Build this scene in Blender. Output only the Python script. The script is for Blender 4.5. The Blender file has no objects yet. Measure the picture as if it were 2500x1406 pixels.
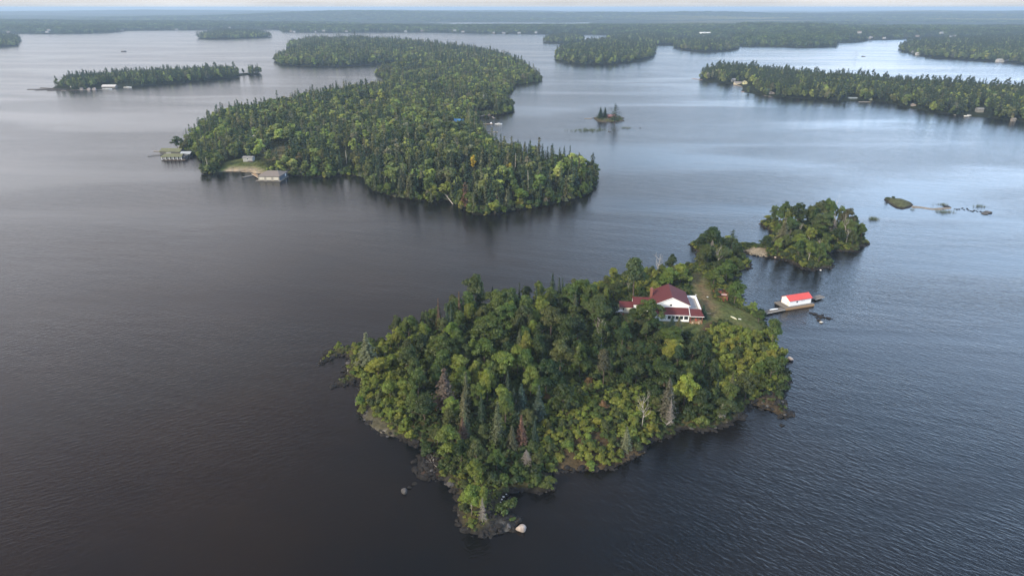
import bpy, bmesh, math, random
import numpy as np
from mathutils import Vector, Matrix, noise as mnoise

R = math.radians
random.seed(7)
rng = np.random.default_rng(7)
S = bpy.context.scene
COL = S.collection

# ------------------------------------------------------------------ camera
H = 110.0                     # drone height over the lake, metres
PITCH = R(22.04)
F = 1690.0                    # focal length in photo pixels (photo 2500 x 1406)
cam_d = bpy.data.cameras.new('camera')
cam_d.sensor_width = 36.0
cam_d.lens = 36.0 * F / 2500.0
cam_d.clip_start = 1.0
cam_d.clip_end = 200000.0
cam = bpy.data.objects.new('camera', cam_d)
cam.location = (0, 0, H)
cam.rotation_euler = (math.pi / 2 - PITCH, 0, 0)
COL.objects.link(cam)
S.camera = cam

# ------------------------------------------------------------------ sky, sun, exposure
SUN_EL, SUN_AZ = R(28), R(-134)          # azimuth from +Y (view direction), negative = from the west side
S.view_settings.view_transform = 'Standard'
S.view_settings.look = 'None'
S.view_settings.exposure = 0.22
S.view_settings.gamma = 1.0
S.cycles.max_bounces = 6
S.cycles.diffuse_bounces = 2
S.cycles.glossy_bounces = 2
S.cycles.transmission_bounces = 3
S.cycles.transparent_max_bounces = 6
S.cycles.volume_bounces = 0
S.cycles.caustics_reflective = False
S.cycles.caustics_refractive = False
S.cycles.use_denoising = True

world = bpy.data.worlds.new("World")
S.world = world
world.use_nodes = True
nt = world.node_tree
nt.nodes.clear()
def N(nt, t, **kw):
    n = nt.nodes.new(t)
    for k, v in kw.items():
        if k.startswith('in_'):
            key = k[3:]
            n.inputs[int(key) if key.isdigit() else key].default_value = v
        else:
            setattr(n, k, v)
    return n
L = lambda a, b: nt.links.new(a, b)
out = N(nt, 'ShaderNodeOutputWorld')
sky = N(nt, 'ShaderNodeTexSky', sky_type='NISHITA', sun_disc=False)
sky.sun_elevation = SUN_EL
sky.sun_rotation = SUN_AZ
sky.altitude = 400
sky.air_density = 1.0
sky.dust_density = 1.5
bg_sky = N(nt, 'ShaderNodeBackground', in_Strength=0.085)
L(sky.outputs[0], bg_sky.inputs[0])
tc = N(nt, 'ShaderNodeTexCoord')
sep = N(nt, 'ShaderNodeSeparateXYZ')
L(tc.outputs['Generated'], sep.inputs[0])
# cloud layer: grey sheet, paler towards the horizon
ramp = N(nt, 'ShaderNodeValToRGB')
cr = ramp.color_ramp
cr.elements[0].position = 0.0; cr.elements[0].color = (.76, .76, .765, 1)
cr.elements[1].position = 1.0; cr.elements[1].color = (.80, .82, .86, 1)
for p, c in ((.03, (.84, .82, .82, 1)), (.10, (1.0, .98, 1.02, 1)), (.20, (.96, .95, .99, 1)), (.31, (.76, .74, .79, 1)), (.43, (.60, .58, .62, 1)), (.60, (.29, .28, .31, 1)), (.70, (.30, .31, .36, 1)), (.85, (.60, .61, .66, 1))):
    e = cr.elements.new(p); e.color = c
L(sep.outputs['Z'], ramp.inputs[0])
mp = N(nt, 'ShaderNodeMapping')
mp.inputs['Scale'].default_value = (1.0, 1.0, 3.2)
L(tc.outputs['Generated'], mp.inputs[0])
cn = N(nt, 'ShaderNodeTexNoise', in_Scale=2.6, in_Detail=6.0, in_Roughness=.55)
L(mp.outputs[0], cn.inputs['Vector'])
mr = N(nt, 'ShaderNodeMapRange'); mr.inputs[1].default_value = .3; mr.inputs[2].default_value = .7
mr.inputs[3].default_value = .86; mr.inputs[4].default_value = 1.12
L(cn.outputs['Fac'], mr.inputs[0])
# the sheet thins towards both sides, densest straight ahead overhead
sd = N(nt, 'ShaderNodeValToRGB'); sd.color_ramp.interpolation = 'EASE'
sx01 = N(nt, 'ShaderNodeMapRange'); sx01.inputs[1].default_value = -.6; sx01.inputs[2].default_value = .6; L(sep.outputs['X'], sx01.inputs[0]); L(sx01.outputs[0], sd.inputs[0])
sd.color_ramp.elements[0].position = 0; sd.color_ramp.elements[0].color = (.40, .40, .40, 1)
sd.color_ramp.elements[1].position = 1; sd.color_ramp.elements[1].color = (.85, .85, .85, 1)
for p, c in ((.12, .36), (.30, .255), (.48, .225), (.62, .31), (.75, .50), (.88, .80)):
    e = sd.color_ramp.elements.new(p); e.color = (c, c, c, 1)
sd4 = N(nt, 'ShaderNodeMath', operation='MULTIPLY', in_1=4.0); L(sd.outputs[0], sd4.inputs[0])
lift = N(nt, 'ShaderNodeMapRange', interpolation_type='SMOOTHSTEP'); lift.inputs[1].default_value = .02; lift.inputs[2].default_value = .12; L(sep.outputs['Z'], lift.inputs[0])
sm = N(nt, 'ShaderNodeMix', data_type='FLOAT'); sm.inputs[2].default_value = 1.0; L(lift.outputs[0], sm.inputs[0]); L(sd4.outputs[0], sm.inputs[3])
mp3 = N(nt, 'ShaderNodeMapping'); mp3.inputs['Scale'].default_value = (2.5, 2.5, 70); L(tc.outputs['Generated'], mp3.inputs[0])
cn3 = N(nt, 'ShaderNodeTexNoise', in_Scale=1.6, in_Detail=5.0); L(mp3.outputs[0], cn3.inputs['Vector'])
mr3 = N(nt, 'ShaderNodeMapRange'); mr3.inputs[1].default_value = .3; mr3.inputs[2].default_value = .7; mr3.inputs[3].default_value = .84; mr3.inputs[4].default_value = 1.10; L(cn3.outputs['Fac'], mr3.inputs[0])
mrm = N(nt, 'ShaderNodeMath', operation='MULTIPLY'); L(mr.outputs[0], mrm.inputs[0]); L(mr3.outputs[0], mrm.inputs[1])
mr2 = N(nt, 'ShaderNodeMath', operation='MULTIPLY'); L(mrm.outputs[0], mr2.inputs[0]); L(sm.outputs[0], mr2.inputs[1])
cm = N(nt, 'ShaderNodeVectorMath', operation='SCALE')
L(ramp.outputs[0], cm.inputs[0])
bg_cl = N(nt, 'ShaderNodeBackground', in_Strength=.86)
L(mr2.outputs[0], cm.inputs['Scale'])
L(cm.outputs[0], bg_cl.inputs[0])
# gap fraction: more open blue to the east (+X), broken by noise
gx = N(nt, 'ShaderNodeMath', operation='MULTIPLY_ADD'); gx.inputs[1].default_value = 1.1; gx.inputs[2].default_value = -0.31
L(sep.outputs['X'], gx.inputs[0])
gn = N(nt, 'ShaderNodeMath', operation='ADD'); L(gx.outputs[0], gn.inputs[0])
cn2 = N(nt, 'ShaderNodeTexNoise', in_Scale=1.7, in_Detail=3.0); L(mp.outputs[0], cn2.inputs['Vector']); L(cn2.outputs['Fac'], gn.inputs[1])
gm = N(nt, 'ShaderNodeMapRange', interpolation_type='SMOOTHSTEP'); gm.inputs[1].default_value = .12; gm.inputs[2].default_value = .52; gm.inputs[4].default_value = .88
L(gn.outputs[0], gm.inputs[0])
ge = N(nt, 'ShaderNodeMapRange', interpolation_type='SMOOTHSTEP'); ge.inputs[1].default_value = .05; ge.inputs[2].default_value = .17
L(sep.outputs['Z'], ge.inputs[0])
gf = N(nt, 'ShaderNodeMath', operation='MULTIPLY'); L(gm.outputs[0], gf.inputs[0]); L(ge.outputs[0], gf.inputs[1])
# where the sheet is thin the blue above shines through it
tint = N(nt, 'ShaderNodeMix', data_type='RGBA', blend_type='MULTIPLY'); tint.inputs[7].default_value = (.56, .84, 1.15, 1)
warm = N(nt, 'ShaderNodeMix', data_type='RGBA', blend_type='MULTIPLY'); warm.inputs[7].default_value = (1.42, 1.10, .98, 1)
wx = N(nt, 'ShaderNodeMapRange', interpolation_type='SMOOTHSTEP'); wx.inputs[1].default_value = -.05; wx.inputs[2].default_value = -.35; L(sep.outputs['X'], wx.inputs[0])
wz = N(nt, 'ShaderNodeMapRange', interpolation_type='SMOOTHSTEP'); wz.inputs[1].default_value = .30; wz.inputs[2].default_value = .60; L(sep.outputs['Z'], wz.inputs[0])
wf = N(nt, 'ShaderNodeMath', operation='MULTIPLY'); L(wx.outputs[0], wf.inputs[0]); L(wz.outputs[0], wf.inputs[1])
L(wf.outputs[0], warm.inputs[0]); L(cm.outputs[0], warm.inputs[6])
L(gf.outputs[0], tint.inputs[0]); L(warm.outputs[2], tint.inputs[6]); L(tint.outputs[2], bg_cl.inputs[0])
sky_s = N(nt, 'ShaderNodeMath', operation='MULTIPLY', in_1=.09); L(gf.outputs[0], sky_s.inputs[0]); L(sky_s.outputs[0], bg_sky.inputs['Strength'])
mix = N(nt, 'ShaderNodeAddShader')
L(bg_cl.outputs[0], mix.inputs[0]); L(bg_sky.outputs[0], mix.inputs[1])
L(mix.outputs[0], out.inputs[0])

sun_d = bpy.data.lights.new('sun', 'SUN')
sun_d.energy = 4.9
sun_d.angle = R(6)
sun_d.color = (1.0, .91, .73)
sun = bpy.data.objects.new('sun', sun_d)
d = Vector((math.sin(SUN_AZ) * math.cos(SUN_EL), math.cos(SUN_AZ) * math.cos(SUN_EL), math.sin(SUN_EL)))
sun.rotation_euler = (-d).to_track_quat('-Z', 'Y').to_euler()
sun.location = (0, 0, 300)
COL.objects.link(sun)

# ------------------------------------------------------------------ helpers
CP, SP = math.cos(PITCH), math.sin(PITCH)
def W(px, py, z=0.0):
    """point at height z seen at photo pixel (px, py)"""
    a = (px - 1250.0) / F; b = (703.0 - py) / F
    dy = CP + b * SP; dz = -SP + b * CP
    t = (z - H) / dz
    return (a * t, dy * t)
def PX(x, y, z):
    zc = y * CP + (H - z) * SP
    return (1250 + F * x / zc, 703 - F * (y * SP - (H - z) * CP) / zc, zc)
def hash2(ix, iy, s):
    n = (ix.astype(np.int64) * 374761393 + iy.astype(np.int64) * 668265263 + s * 1274126177) & 0x7fffffff
    n = ((n ^ (n >> 13)) * 1274126177) & 0x7fffffff
    n = n ^ (n >> 16)
    return (n & 0xffff) / 65535.0
def vnoise(x, y, s=0):
    ix, iy = np.floor(x), np.floor(y)
    fx, fy = x - ix, y - iy
    fx = fx * fx * (3 - 2 * fx); fy = fy * fy * (3 - 2 * fy)
    a = hash2(ix, iy, s); b = hash2(ix + 1, iy, s); c = hash2(ix, iy + 1, s); e = hash2(ix + 1, iy + 1, s)
    return (a + (b - a) * fx) * (1 - fy) + (c + (e - c) * fx) * fy
def fbm(x, y, o=4, s=0):
    r = 0; a = .5; t = 0
    for i in range(o):
        r = r + a * vnoise(x * 2 ** i + 17.3 * i, y * 2 ** i - 9.1 * i, s + i); t += a; a *= .5
    return r / t
def smooth(a, b, x):
    t = np.clip((x - a) / (b - a), 0, 1); return t * t * (3 - 2 * t)
def sdf(poly, x, y):
    """signed distance, positive inside"""
    x = np.asarray(x, float); y = np.asarray(y, float)
    shp = x.shape; x = x.ravel(); y = y.ravel()
    dmin = np.full(x.shape, 1e18); ins = np.zeros(x.shape, bool)
    n = len(poly)
    for i in range(n):
        ax, ay = poly[i]; bx, by = poly[(i + 1) % n]
        ex, ey = bx - ax, by - ay
        l2 = ex * ex + ey * ey + 1e-9
        t = np.clip(((x - ax) * ex + (y - ay) * ey) / l2, 0, 1)
        dd = (x - ax - t * ex) ** 2 + (y - ay - t * ey) ** 2
        dmin = np.minimum(dmin, dd)
        c = ((ay > y) != (by > y))
        xi = ax + (y - ay) * ex / (ey if abs(ey) > 1e-12 else 1e-12)
        ins ^= c & (x < xi)
    dd = np.sqrt(dmin)
    return np.where(ins, dd, -dd).reshape(shp)

def tag(o, label=None, cat=None, group=None, kind=None):
    if label: o['label'] = label
    if cat: o['category'] = cat
    if group: o['group'] = group
    if kind: o['kind'] = kind
    return o
def empty(name, loc, rz=0, label=None, cat=None, group=None):
    o = bpy.data.objects.new(name, None)
    o.empty_display_size = .5
    COL.objects.link(o); o.location = loc; o.rotation_euler = (0, 0, rz)
    return tag(o, label, cat, group)
def mesh_np(name, v, faces, mat=None, smooth_sh=False, attr=None):
    me = bpy.data.meshes.new(name)
    v = np.asarray(v, np.float32)
    faces = np.asarray(faces, np.int32)
    k = faces.shape[1]
    me.vertices.add(len(v)); me.vertices.foreach_set('co', v.ravel())
    me.loops.add(faces.size); me.loops.foreach_set('vertex_index', faces.ravel())
    me.polygons.add(len(faces))
    me.polygons.foreach_set('loop_start', np.arange(0, faces.size, k, dtype=np.int32))
    if smooth_sh: me.polygons.foreach_set('use_smooth', np.ones(len(faces), bool))
    for nm, (dom, typ, arr) in (attr or {}).items():
        a = me.attributes.new(nm, typ, dom)
        key = {'FLOAT': 'value', 'FLOAT_COLOR': 'color', 'FLOAT_VECTOR': 'vector', 'INT': 'value'}[typ]
        a.data.foreach_set(key, np.asarray(arr, np.int32 if typ == 'INT' else np.float32).ravel())
    me.update(calc_edges=True)
    me.validate()
    for m in (mat if isinstance(mat, (list, tuple)) else [mat]):
        if m: me.materials.append(m)
    return me
def obj(name, me, parent=None, loc=(0, 0, 0), rz=0):
    o = bpy.data.objects.new(name, me)
    COL.objects.link(o); o.location = loc; o.rotation_euler = (0, 0, rz)
    if parent: o.parent = parent
    return o

class MB:
    """collects polygons for one mesh"""
    def __init__(s): s.v = []; s.f = []
    def poly(s, pts):
        n = len(s.v); s.v += [tuple(p) for p in pts]; s.f.append(tuple(range(n, n + len(pts)))); return s
    def box(s, x0, x1, y0, y1, z0, z1):
        n = len(s.v)
        s.v += [(x, y, z) for z in (z0, z1) for x, y in ((x0, y0), (x1, y0), (x1, y1), (x0, y1))]
        for f in ((3, 2, 1, 0), (4, 5, 6, 7), (0, 1, 5, 4), (1, 2, 6, 5), (2, 3, 7, 6), (3, 0, 4, 7)):
            s.f.append(tuple(n + i for i in f))
        return s
    def slab(s, pts, t):
        """thick sheet: polygon pts (ccw from above), thickness t downwards"""
        k = len(pts); n = len(s.v)
        s.v += [tuple(p) for p in pts] + [(p[0], p[1], p[2] - t) for p in pts]
        s.f.append(tuple(range(n, n + k))); s.f.append(tuple(range(n + 2 * k - 1, n + k - 1, -1)))
        for i in range(k):
            j = (i + 1) % k
            s.f.append((n + i, n + k + i, n + k + j, n + j))
        return s
    def tube(s, pts, rad, sides=6, cap=True):
        pts = [Vector(p) for p in pts]; n0 = len(s.v)
        rr = rad if isinstance(rad, (list, tuple)) else [rad] * len(pts)
        for i, p in enumerate(pts):
            a = pts[max(i - 1, 0)]; b = pts[min(i + 1, len(pts) - 1)]
            t = (b - a); t = t.normalized() if t.length > 1e-6 else Vector((0, 0, 1))
            u = t.cross(Vector((0, 0, 1)) if abs(t.z) < .9 else Vector((1, 0, 0))).normalized(); w = t.cross(u)
            for k in range(sides):
                an = 2 * math.pi * k / sides
                s.v.append(tuple(p + (u * math.cos(an) + w * math.sin(an)) * rr[i]))
        for i in range(len(pts) - 1):
            for k in range(sides):
                a = n0 + i * sides + k; b = n0 + i * sides + (k + 1) % sides
                s.f.append((a, b, b + sides, a + sides))
        if cap:
            s.f.append(tuple(n0 + k for k in range(sides))[::-1])
            s.f.append(tuple(n0 + (len(pts) - 1) * sides + k for k in range(sides)))
        return s
    def mesh(s, name, m):
        me = bpy.data.meshes.new(name); me.from_pydata(s.v, [], s.f); me.update()
        me.materials.append(m); return me
    def build(s, name, m, parent=None, loc=(0, 0, 0), rz=0, bevel=0):
        o = obj(name, s.mesh(name, m), parent, loc, rz)
        if bevel:
            b = o.modifiers.new('bevel', 'BEVEL'); b.width = bevel; b.segments = 1
        return o

# ------------------------------------------------------------------ materials
def new_mat(name, base=(.5, .5, .5), rough=.8):
    m = bpy.data.materials.new(name); m.use_nodes = True
    b = m.node_tree.nodes['Principled BSDF']
    b.inputs['Base Color'].default_value = (*base, 1); b.inputs['Roughness'].default_value = rough
    return m, m.node_tree, b
def noisy(name, c1, c2, scale=1.0, rough=.8, bump=0.0, stretch=(1, 1, 1), detail=6, spec=.3, bscale=None):
    m, t, b = new_mat(name, c1, rough)
    l = t.links.new
    co = N(t, 'ShaderNodeTexCoord'); mp = N(t, 'ShaderNodeMapping'); mp.inputs['Scale'].default_value = stretch
    l(co.outputs['Object'], mp.inputs[0])
    n = N(t, 'ShaderNodeTexNoise', in_Scale=scale, in_Detail=detail, in_Roughness=.6); l(mp.outputs[0], n.inputs['Vector'])
    r = N(t, 'ShaderNodeValToRGB'); r.color_ramp.elements[0].position = .35; r.color_ramp.elements[1].position = .65
    r.color_ramp.elements[0].color = (*c1, 1); r.color_ramp.elements[1].color = (*c2, 1)
    l(n.outputs['Fac'], r.inputs[0]); l(r.outputs[0], b.inputs['Base Color'])
    b.inputs['Specular IOR Level'].default_value = spec
    if bump:
        n2 = N(t, 'ShaderNodeTexNoise', in_Scale=bscale or scale * 3, in_Detail=5.0); l(mp.outputs[0], n2.inputs['Vector'])
        bp = N(t, 'ShaderNodeBump', in_Strength=.8, in_Distance=bump); l(n2.outputs['Fac'], bp.inputs['Height']); l(bp.outputs[0], b.inputs['Normal'])
    return m
def boards(name, c1, c2, width, axis='X', gap_dark=.5, rough=.8, bump=.02):
    """planks / siding / shingle courses: wave stripes along an axis with grain noise"""
    m, t, b = new_mat(name, c1, rough); l = t.links.new
    co = N(t, 'ShaderNodeTexCoord'); sp = N(t, 'ShaderNodeSeparateXYZ'); l(co.outputs['Object'], sp.inputs[0])
    q = N(t, 'ShaderNodeMath', operation='DIVIDE', in_1=width); l(sp.outputs[axis], q.inputs[0])
    fr = N(t, 'ShaderNodeMath', operation='FRACT'); l(q.outputs[0], fr.inputs[0])
    st = N(t, 'ShaderNodeMapRange'); st.inputs[1].default_value = 0; st.inputs[2].default_value = .14; l(fr.outputs[0], st.inputs[0])
    n = N(t, 'ShaderNodeTexNoise', in_Scale=1.3, in_Detail=6.0); l(co.outputs['Object'], n.inputs['Vector'])
    mx = N(t, 'ShaderNodeMix', data_type='RGBA'); mx.inputs[6].default_value = (*c1, 1); mx.inputs[7].default_value = (*c2, 1); l(n.outputs['Fac'], mx.inputs[0])
    ml = N(t, 'ShaderNodeMix', data_type='RGBA', blend_type='MULTIPLY'); ml.inputs[0].default_value = 1
    g = N(t, 'ShaderNodeMapRange'); g.inputs[3].default_value = gap_dark; g.inputs[4].default_value = 1; l(st.outputs[0], g.inputs[0])
    l(mx.outputs[2], ml.inputs[6]); l(g.outputs[0], ml.inputs[7]); l(ml.outputs[2], b.inputs['Base Color'])
    bp = N(t, 'ShaderNodeBump', in_Strength=.6, in_Distance=bump); l(st.outputs[0], bp.inputs['Height']); l(bp.outputs[0], b.inputs['Normal'])
    return m

def leaf_mat(name, source='OBJECT', trans=.35, var=.5):
    """foliage: colour of the individual plant (object colour or instance attribute) times leaf-to-leaf variation"""
    m = bpy.data.materials.new(name); m.use_nodes = True; t = m.node_tree; t.nodes.clear(); l = t.links.new
    o = N(t, 'ShaderNodeOutputMaterial')
    if source == 'OBJECT':
        oi = N(t, 'ShaderNodeObjectInfo'); base = oi.outputs['Color']
    else:
        at = N(t, 'ShaderNodeAttribute', attribute_type='INSTANCER', attribute_name='tint'); base = at.outputs['Color']
    rv = N(t, 'ShaderNodeAttribute', attribute_type='GEOMETRY', attribute_name='rv')
    sp = N(t, 'ShaderNodeSeparateXYZ'); l(rv.outputs['Vector'], sp.inputs[0])
    hs = N(t, 'ShaderNodeHueSaturation')
    hu = N(t, 'ShaderNodeMapRange'); hu.inputs[3].default_value = .5 - .016 * var * 2; hu.inputs[4].default_value = .5 + .022 * var * 2; l(sp.outputs['Y'], hu.inputs[0])
    va = N(t, 'ShaderNodeMapRange'); va.inputs[3].default_value = 1 - .8 * var; va.inputs[4].default_value = 1 + 1.05 * var; l(sp.outputs['X'], va.inputs[0])
    l(base, hs.inputs['Color']); l(hu.outputs[0], hs.inputs['Hue']); l(va.outputs[0], hs.inputs['Value'])
    df = N(t, 'ShaderNodeBsdfDiffuse'); tr = N(t, 'ShaderNodeBsdfTranslucent'); gl = N(t, 'ShaderNodeBsdfGlossy', in_Roughness=.5)
    gl.inputs['Color'].default_value = (.6, .62, .65, 1)
    tcl = N(t, 'ShaderNodeMix', data_type='RGBA', blend_type='MULTIPLY'); tcl.inputs[0].default_value = 1; tcl.inputs[7].default_value = (1.35, 1.45, .6, 1)
    l(hs.outputs[0], df.inputs['Color']); l(hs.outputs[0], tcl.inputs[6]); l(tcl.outputs[2], tr.inputs['Color'])
    m1 = N(t, 'ShaderNodeMixShader', in_0=trans); l(df.outputs[0], m1.inputs[1]); l(tr.outputs[0], m1.inputs[2])
    m2 = N(t, 'ShaderNodeMixShader', in_0=.035); l(m1.outputs[0], m2.inputs[1]); l(gl.outputs[0], m2.inputs[2])
    l(m2.outputs[0], o.inputs[0])
    return m
M = {}
M['leaf'] = leaf_mat('leaf'); M['leaf_far'] = leaf_mat('leaf_far', 'INSTANCER', var=.45)
M['needle'] = leaf_mat('needle', trans=.12, var=.45)
M['bark'] = noisy('bark', (.06, .045, .035), (.13, .10, .08), 3, .9, .02, (1, 1, .3))
M['birch'] = noisy('birch', (.5, .47, .42), (.28, .25, .22), 4, .8, .01, (1, 1, 2))
M['snag'] = noisy('snag', (.42, .39, .35), (.28, .25, .22), 3, .85, .01)
M['snag_dark'] = noisy('snag_dark', (.16, .14, .12), (.26, .23, .20), 3, .9)
M['rock_pale'] = noisy('rock_pale', (.42, .35, .30), (.24, .20, .18), 1.2, .85, .10, detail=9)
M['rock_grey'] = noisy('rock_grey', (.11, .102, .098), (.05, .047, .046), .9, .85, .12, detail=9)
M['rock_dark'] = noisy('rock_dark', (.034, .031, .029), (.012, .011, .0105), .9, .85, .12, detail=9, spec=.1)
M['rock_white'] = noisy('rock_white', (.62, .60, .57), (.38, .36, .34), 2, .8, .05)
M['siding'] = boards('siding', (.86, .86, .86), (.80, .80, .79), .16, 'Z', .86, .55, .012)
M['siding_cream'] = boards('siding_cream', (.78, .76, .66), (.70, .68, .58), .16, 'Z', .86, .6, .012)
M['trim'] = noisy('trim', (.80, .80, .79), (.72, .72, .71), 2, .5)
M['roof_maroon'] = boards('roof_maroon', (.105, .016, .018), (.072, .013, .015), .34, 'Z', .72, .9, .02)
M['roof_red'] = boards('roof_red', (.60, .062, .040), (.46, .05, .034), .9, 'X', .8, .45, .03)
M['glass'] = new_mat('glass', (.015, .018, .022), .08)[0]
M['brick'] = boards('brick', (.24, .09, .065), (.17, .065, .05), .12, 'Z', .6, .9, .01)
M['deck_grey'] = boards('deck_grey', (.17, .15, .13), (.11, .10, .09), .3, 'X', .4, .9, .02)
M['deck_tan'] = boards('deck_tan', (.36, .23, .12), (.27, .17, .09), .35, 'X', .5, .85, .02)
M['deck_red'] = boards('deck_red', (.28, .075, .04), (.20, .05, .03), .18, 'X', .5, .8, .02)
M['wood_dark'] = noisy('wood_dark', (.05, .038, .03), (.09, .07, .055), 3, .9)
M['lattice'] = boards('lattice', (.12, .045, .035), (.08, .03, .025), .2, 'X', .35, .9, .02)
M['flat_roof'] = noisy('flat_roof', (.30, .30, .31), (.22, .22, .23), 1.5, .9)
M['plastic_white'] = new_mat('plastic_white', (.75, .74, .72), .35)[0]
M['canoe_cream'] = new_mat('canoe_cream', (.70, .66, .46), .4)[0]
M['tub_dark'] = noisy('tub_dark', (.018, .016, .016), (.03, .026, .024), 3, .7)
M['table_pink'] = noisy('table_pink', (.55, .38, .32), (.45, .30, .26), 3, .7)
M['door_tan'] = noisy('door_tan', (.55, .50, .38), (.48, .43, .33), 2, .6)
M['shed_roof'] = boards('shed_roof', (.20, .165, .14), (.14, .115, .10), .4, 'Z', .75, .9, .02)
M['slate_wall'] = boards('slate_wall', (.09, .10, .12), (.07, .08, .095), .2, 'Z', .8, .7, .01)
M['mossy'] = noisy('mossy', (.10, .095, .075), (.16, .17, .07), .6, .95, .03)
M['black'] = new_mat('black', (.012, .012, .013), .5)[0]
def plain(c, rough=.75):
    k = 'p%02d%02d%02d' % tuple(int(x * 99) for x in c)
    if k not in M: M[k] = noisy(k, c, tuple(x * .8 for x in c), 1.2, rough)
    return M[k]

# ground material: true surface colours per vertex (rock, litter, lawn, sand) with fine breakup
def ground_mat(name, bump=.25, sc=1.0):
    m, t, b = new_mat(name, (.1, .1, .1), .95); l = t.links.new
    at = N(t, 'ShaderNodeAttribute', attribute_name='Col')
    co = N(t, 'ShaderNodeTexCoord')
    n = N(t, 'ShaderNodeTexNoise', in_Scale=.9 * sc, in_Detail=9.0, in_Roughness=.7); l(co.outputs['Object'], n.inputs['Vector'])
    mr = N(t, 'ShaderNodeMapRange'); mr.inputs[1].default_value = .3; mr.inputs[2].default_value = .7; mr.inputs[3].default_value = .45; mr.inputs[4].default_value = 1.6; l(n.outputs['Fac'], mr.inputs[0])
    sc_ = N(t, 'ShaderNodeVectorMath', operation='SCALE'); l(at.outputs['Color'], sc_.inputs[0]); l(mr.outputs[0], sc_.inputs['Scale'])
    l(sc_.outputs[0], b.inputs['Base Color'])
    b.inputs['Specular IOR Level'].default_value = .08
    n2 = N(t, 'ShaderNodeTexNoise', in_Scale=1.6 * sc, in_Detail=8.0, in_Roughness=.65); l(co.outputs['Object'], n2.inputs['Vector'])
    bp = N(t, 'ShaderNodeBump', in_Strength=.9, in_Distance=bump / sc); l(n2.outputs['Fac'], bp.inputs['Height']); l(bp.outputs[0], b.inputs['Normal'])
    return m
M['ground'] = ground_mat('ground')
M['ground_far'] = ground_mat('ground_far', 1.5, .12)
M['ground_horizon'] = ground_mat('ground_horizon', 4.0, .03)

# ------------------------------------------------------------------ lake water
def water_mat():
    m, t, b = new_mat('lake_water', (.010, .0085, .0075), .16); l = t.links.new
    b.inputs['IOR'].default_value = 1.333
    b.inputs['Specular IOR Level'].default_value = .5
    co = N(t, 'ShaderNodeTexCoord')
    def wave(ln, wd, rot, scale, detail, dist=0.0):
        """noise stretched ln:wd along the crest direction rot"""
        mp = N(t, 'ShaderNodeMapping', vector_type='TEXTURE'); mp.inputs['Rotation'].default_value = (0, 0, rot); mp.inputs['Scale'].default_value = (ln, wd, 1)
        l(co.outputs['Object'], mp.inputs[0])
        n = N(t, 'ShaderNodeTexNoise', in_Scale=scale, in_Detail=detail, in_Roughness=.5, in_Distortion=dist); l(mp.outputs[0], n.inputs['Vector'])
        return n.outputs['Fac']
    sp = N(t, 'ShaderNodeSeparateXYZ'); l(co.outputs['Object'], sp.inputs[0])
    fx = N(t, 'ShaderNodeMapRange', interpolation_type='SMOOTHSTEP'); fx.inputs[1].default_value = -60; fx.inputs[2].default_value = 60; l(sp.outputs['X'], fx.inputs[0])
    aw = wave(3.2, 1.0, R(28), 1.15, 2.5, .25); ae = wave(3.0, 1.0, R(-42), 1.2, 2.5, .25)
    am = N(t, 'ShaderNodeMix', data_type='FLOAT'); l(fx.outputs[0], am.inputs[0]); l(aw, am.inputs[2]); l(ae, am.inputs[3])
    a = am.outputs[0]
    c = wave(2.0, 1.0, R(-10), 1.9, 2.0)
    e = wave(3.0, 1.0, R(-20), .16, 3.0)
    # wind patches: large soft areas where the ripples are stronger, long lanes further out
    p = wave(3.6, 1.0, R(-6), .010, 4.0, .6)
    pm = N(t, 'ShaderNodeMapRange', interpolation_type='SMOOTHSTEP'); pm.inputs[1].default_value = .36; pm.inputs[2].default_value = .62
    pm.inputs[3].default_value = .25; pm.inputs[4].default_value = 1.0; l(p, pm.inputs[0])
    # breeze stronger on the open east side
    ex = N(t, 'ShaderNodeMapRange', interpolation_type='SMOOTHSTEP'); ex.inputs[1].default_value = -80; ex.inputs[2].default_value = 160; ex.inputs[3].default_value = .60; ex.inputs[4].default_value = 1.1; l(sp.outputs['X'], ex.inputs[0])
    def mul(x, y):
        q = N(t, 'ShaderNodeMath', operation='MULTIPLY')
        l(x, q.inputs[0])
        if isinstance(y, float): q.inputs[1].default_value = y
        else: l(y, q.inputs[1])
        return q.outputs[0]
    def add(x, y):
        q = N(t, 'ShaderNodeMath', operation='ADD'); l(x, q.inputs[0]); l(y, q.inputs[1]); return q.outputs[0]
    h = add(add(mul(a, .24), mul(c, .05)), mul(e, .25))
    h = mul(h, mul(pm.outputs[0], ex.outputs[0]))
    bp = N(t, 'ShaderNodeBump', in_Strength=1.0, in_Distance=1.0); l(h, bp.inputs['Height']); l(bp.outputs[0], b.inputs['Normal'])
    ro = N(t, 'ShaderNodeMapRange'); ro.inputs[3].default_value = .12; ro.inputs[4].default_value = .24; l(p, ro.inputs[0]); l(ro.outputs[0], b.inputs['Roughness'])
    # tea-brown peat stain
    k = wave(1, 1, 0, .02, 3.0)
    rr = N(t, 'ShaderNodeValToRGB'); rr.color_ramp.elements[0].position = .4; rr.color_ramp.elements[1].position = .7
    rr.color_ramp.elements[0].color = (.0030, .0034, .0042, 1); rr.color_ramp.elements[1].color = (.0080, .0060, .0048, 1)
    l(k, rr.inputs[0]); l(rr.outputs[0], b.inputs['Base Color'])
    return m
M['water'] = water_mat()
rings = [0, 40, 80, 120, 170, 230, 300, 400, 520, 680, 900, 1200, 1600, 2200, 3000, 4200, 6000, 9000, 13000, 19000, 28000, 40000, 56000]
seg = 96
wv = [(0, 0, 0)]; wf = []
for r_ in rings[1:]:
    for k in range(seg):
        wv.append((r_ * math.cos(2 * math.pi * k / seg), r_ * math.sin(2 * math.pi * k / seg), 0))
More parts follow.
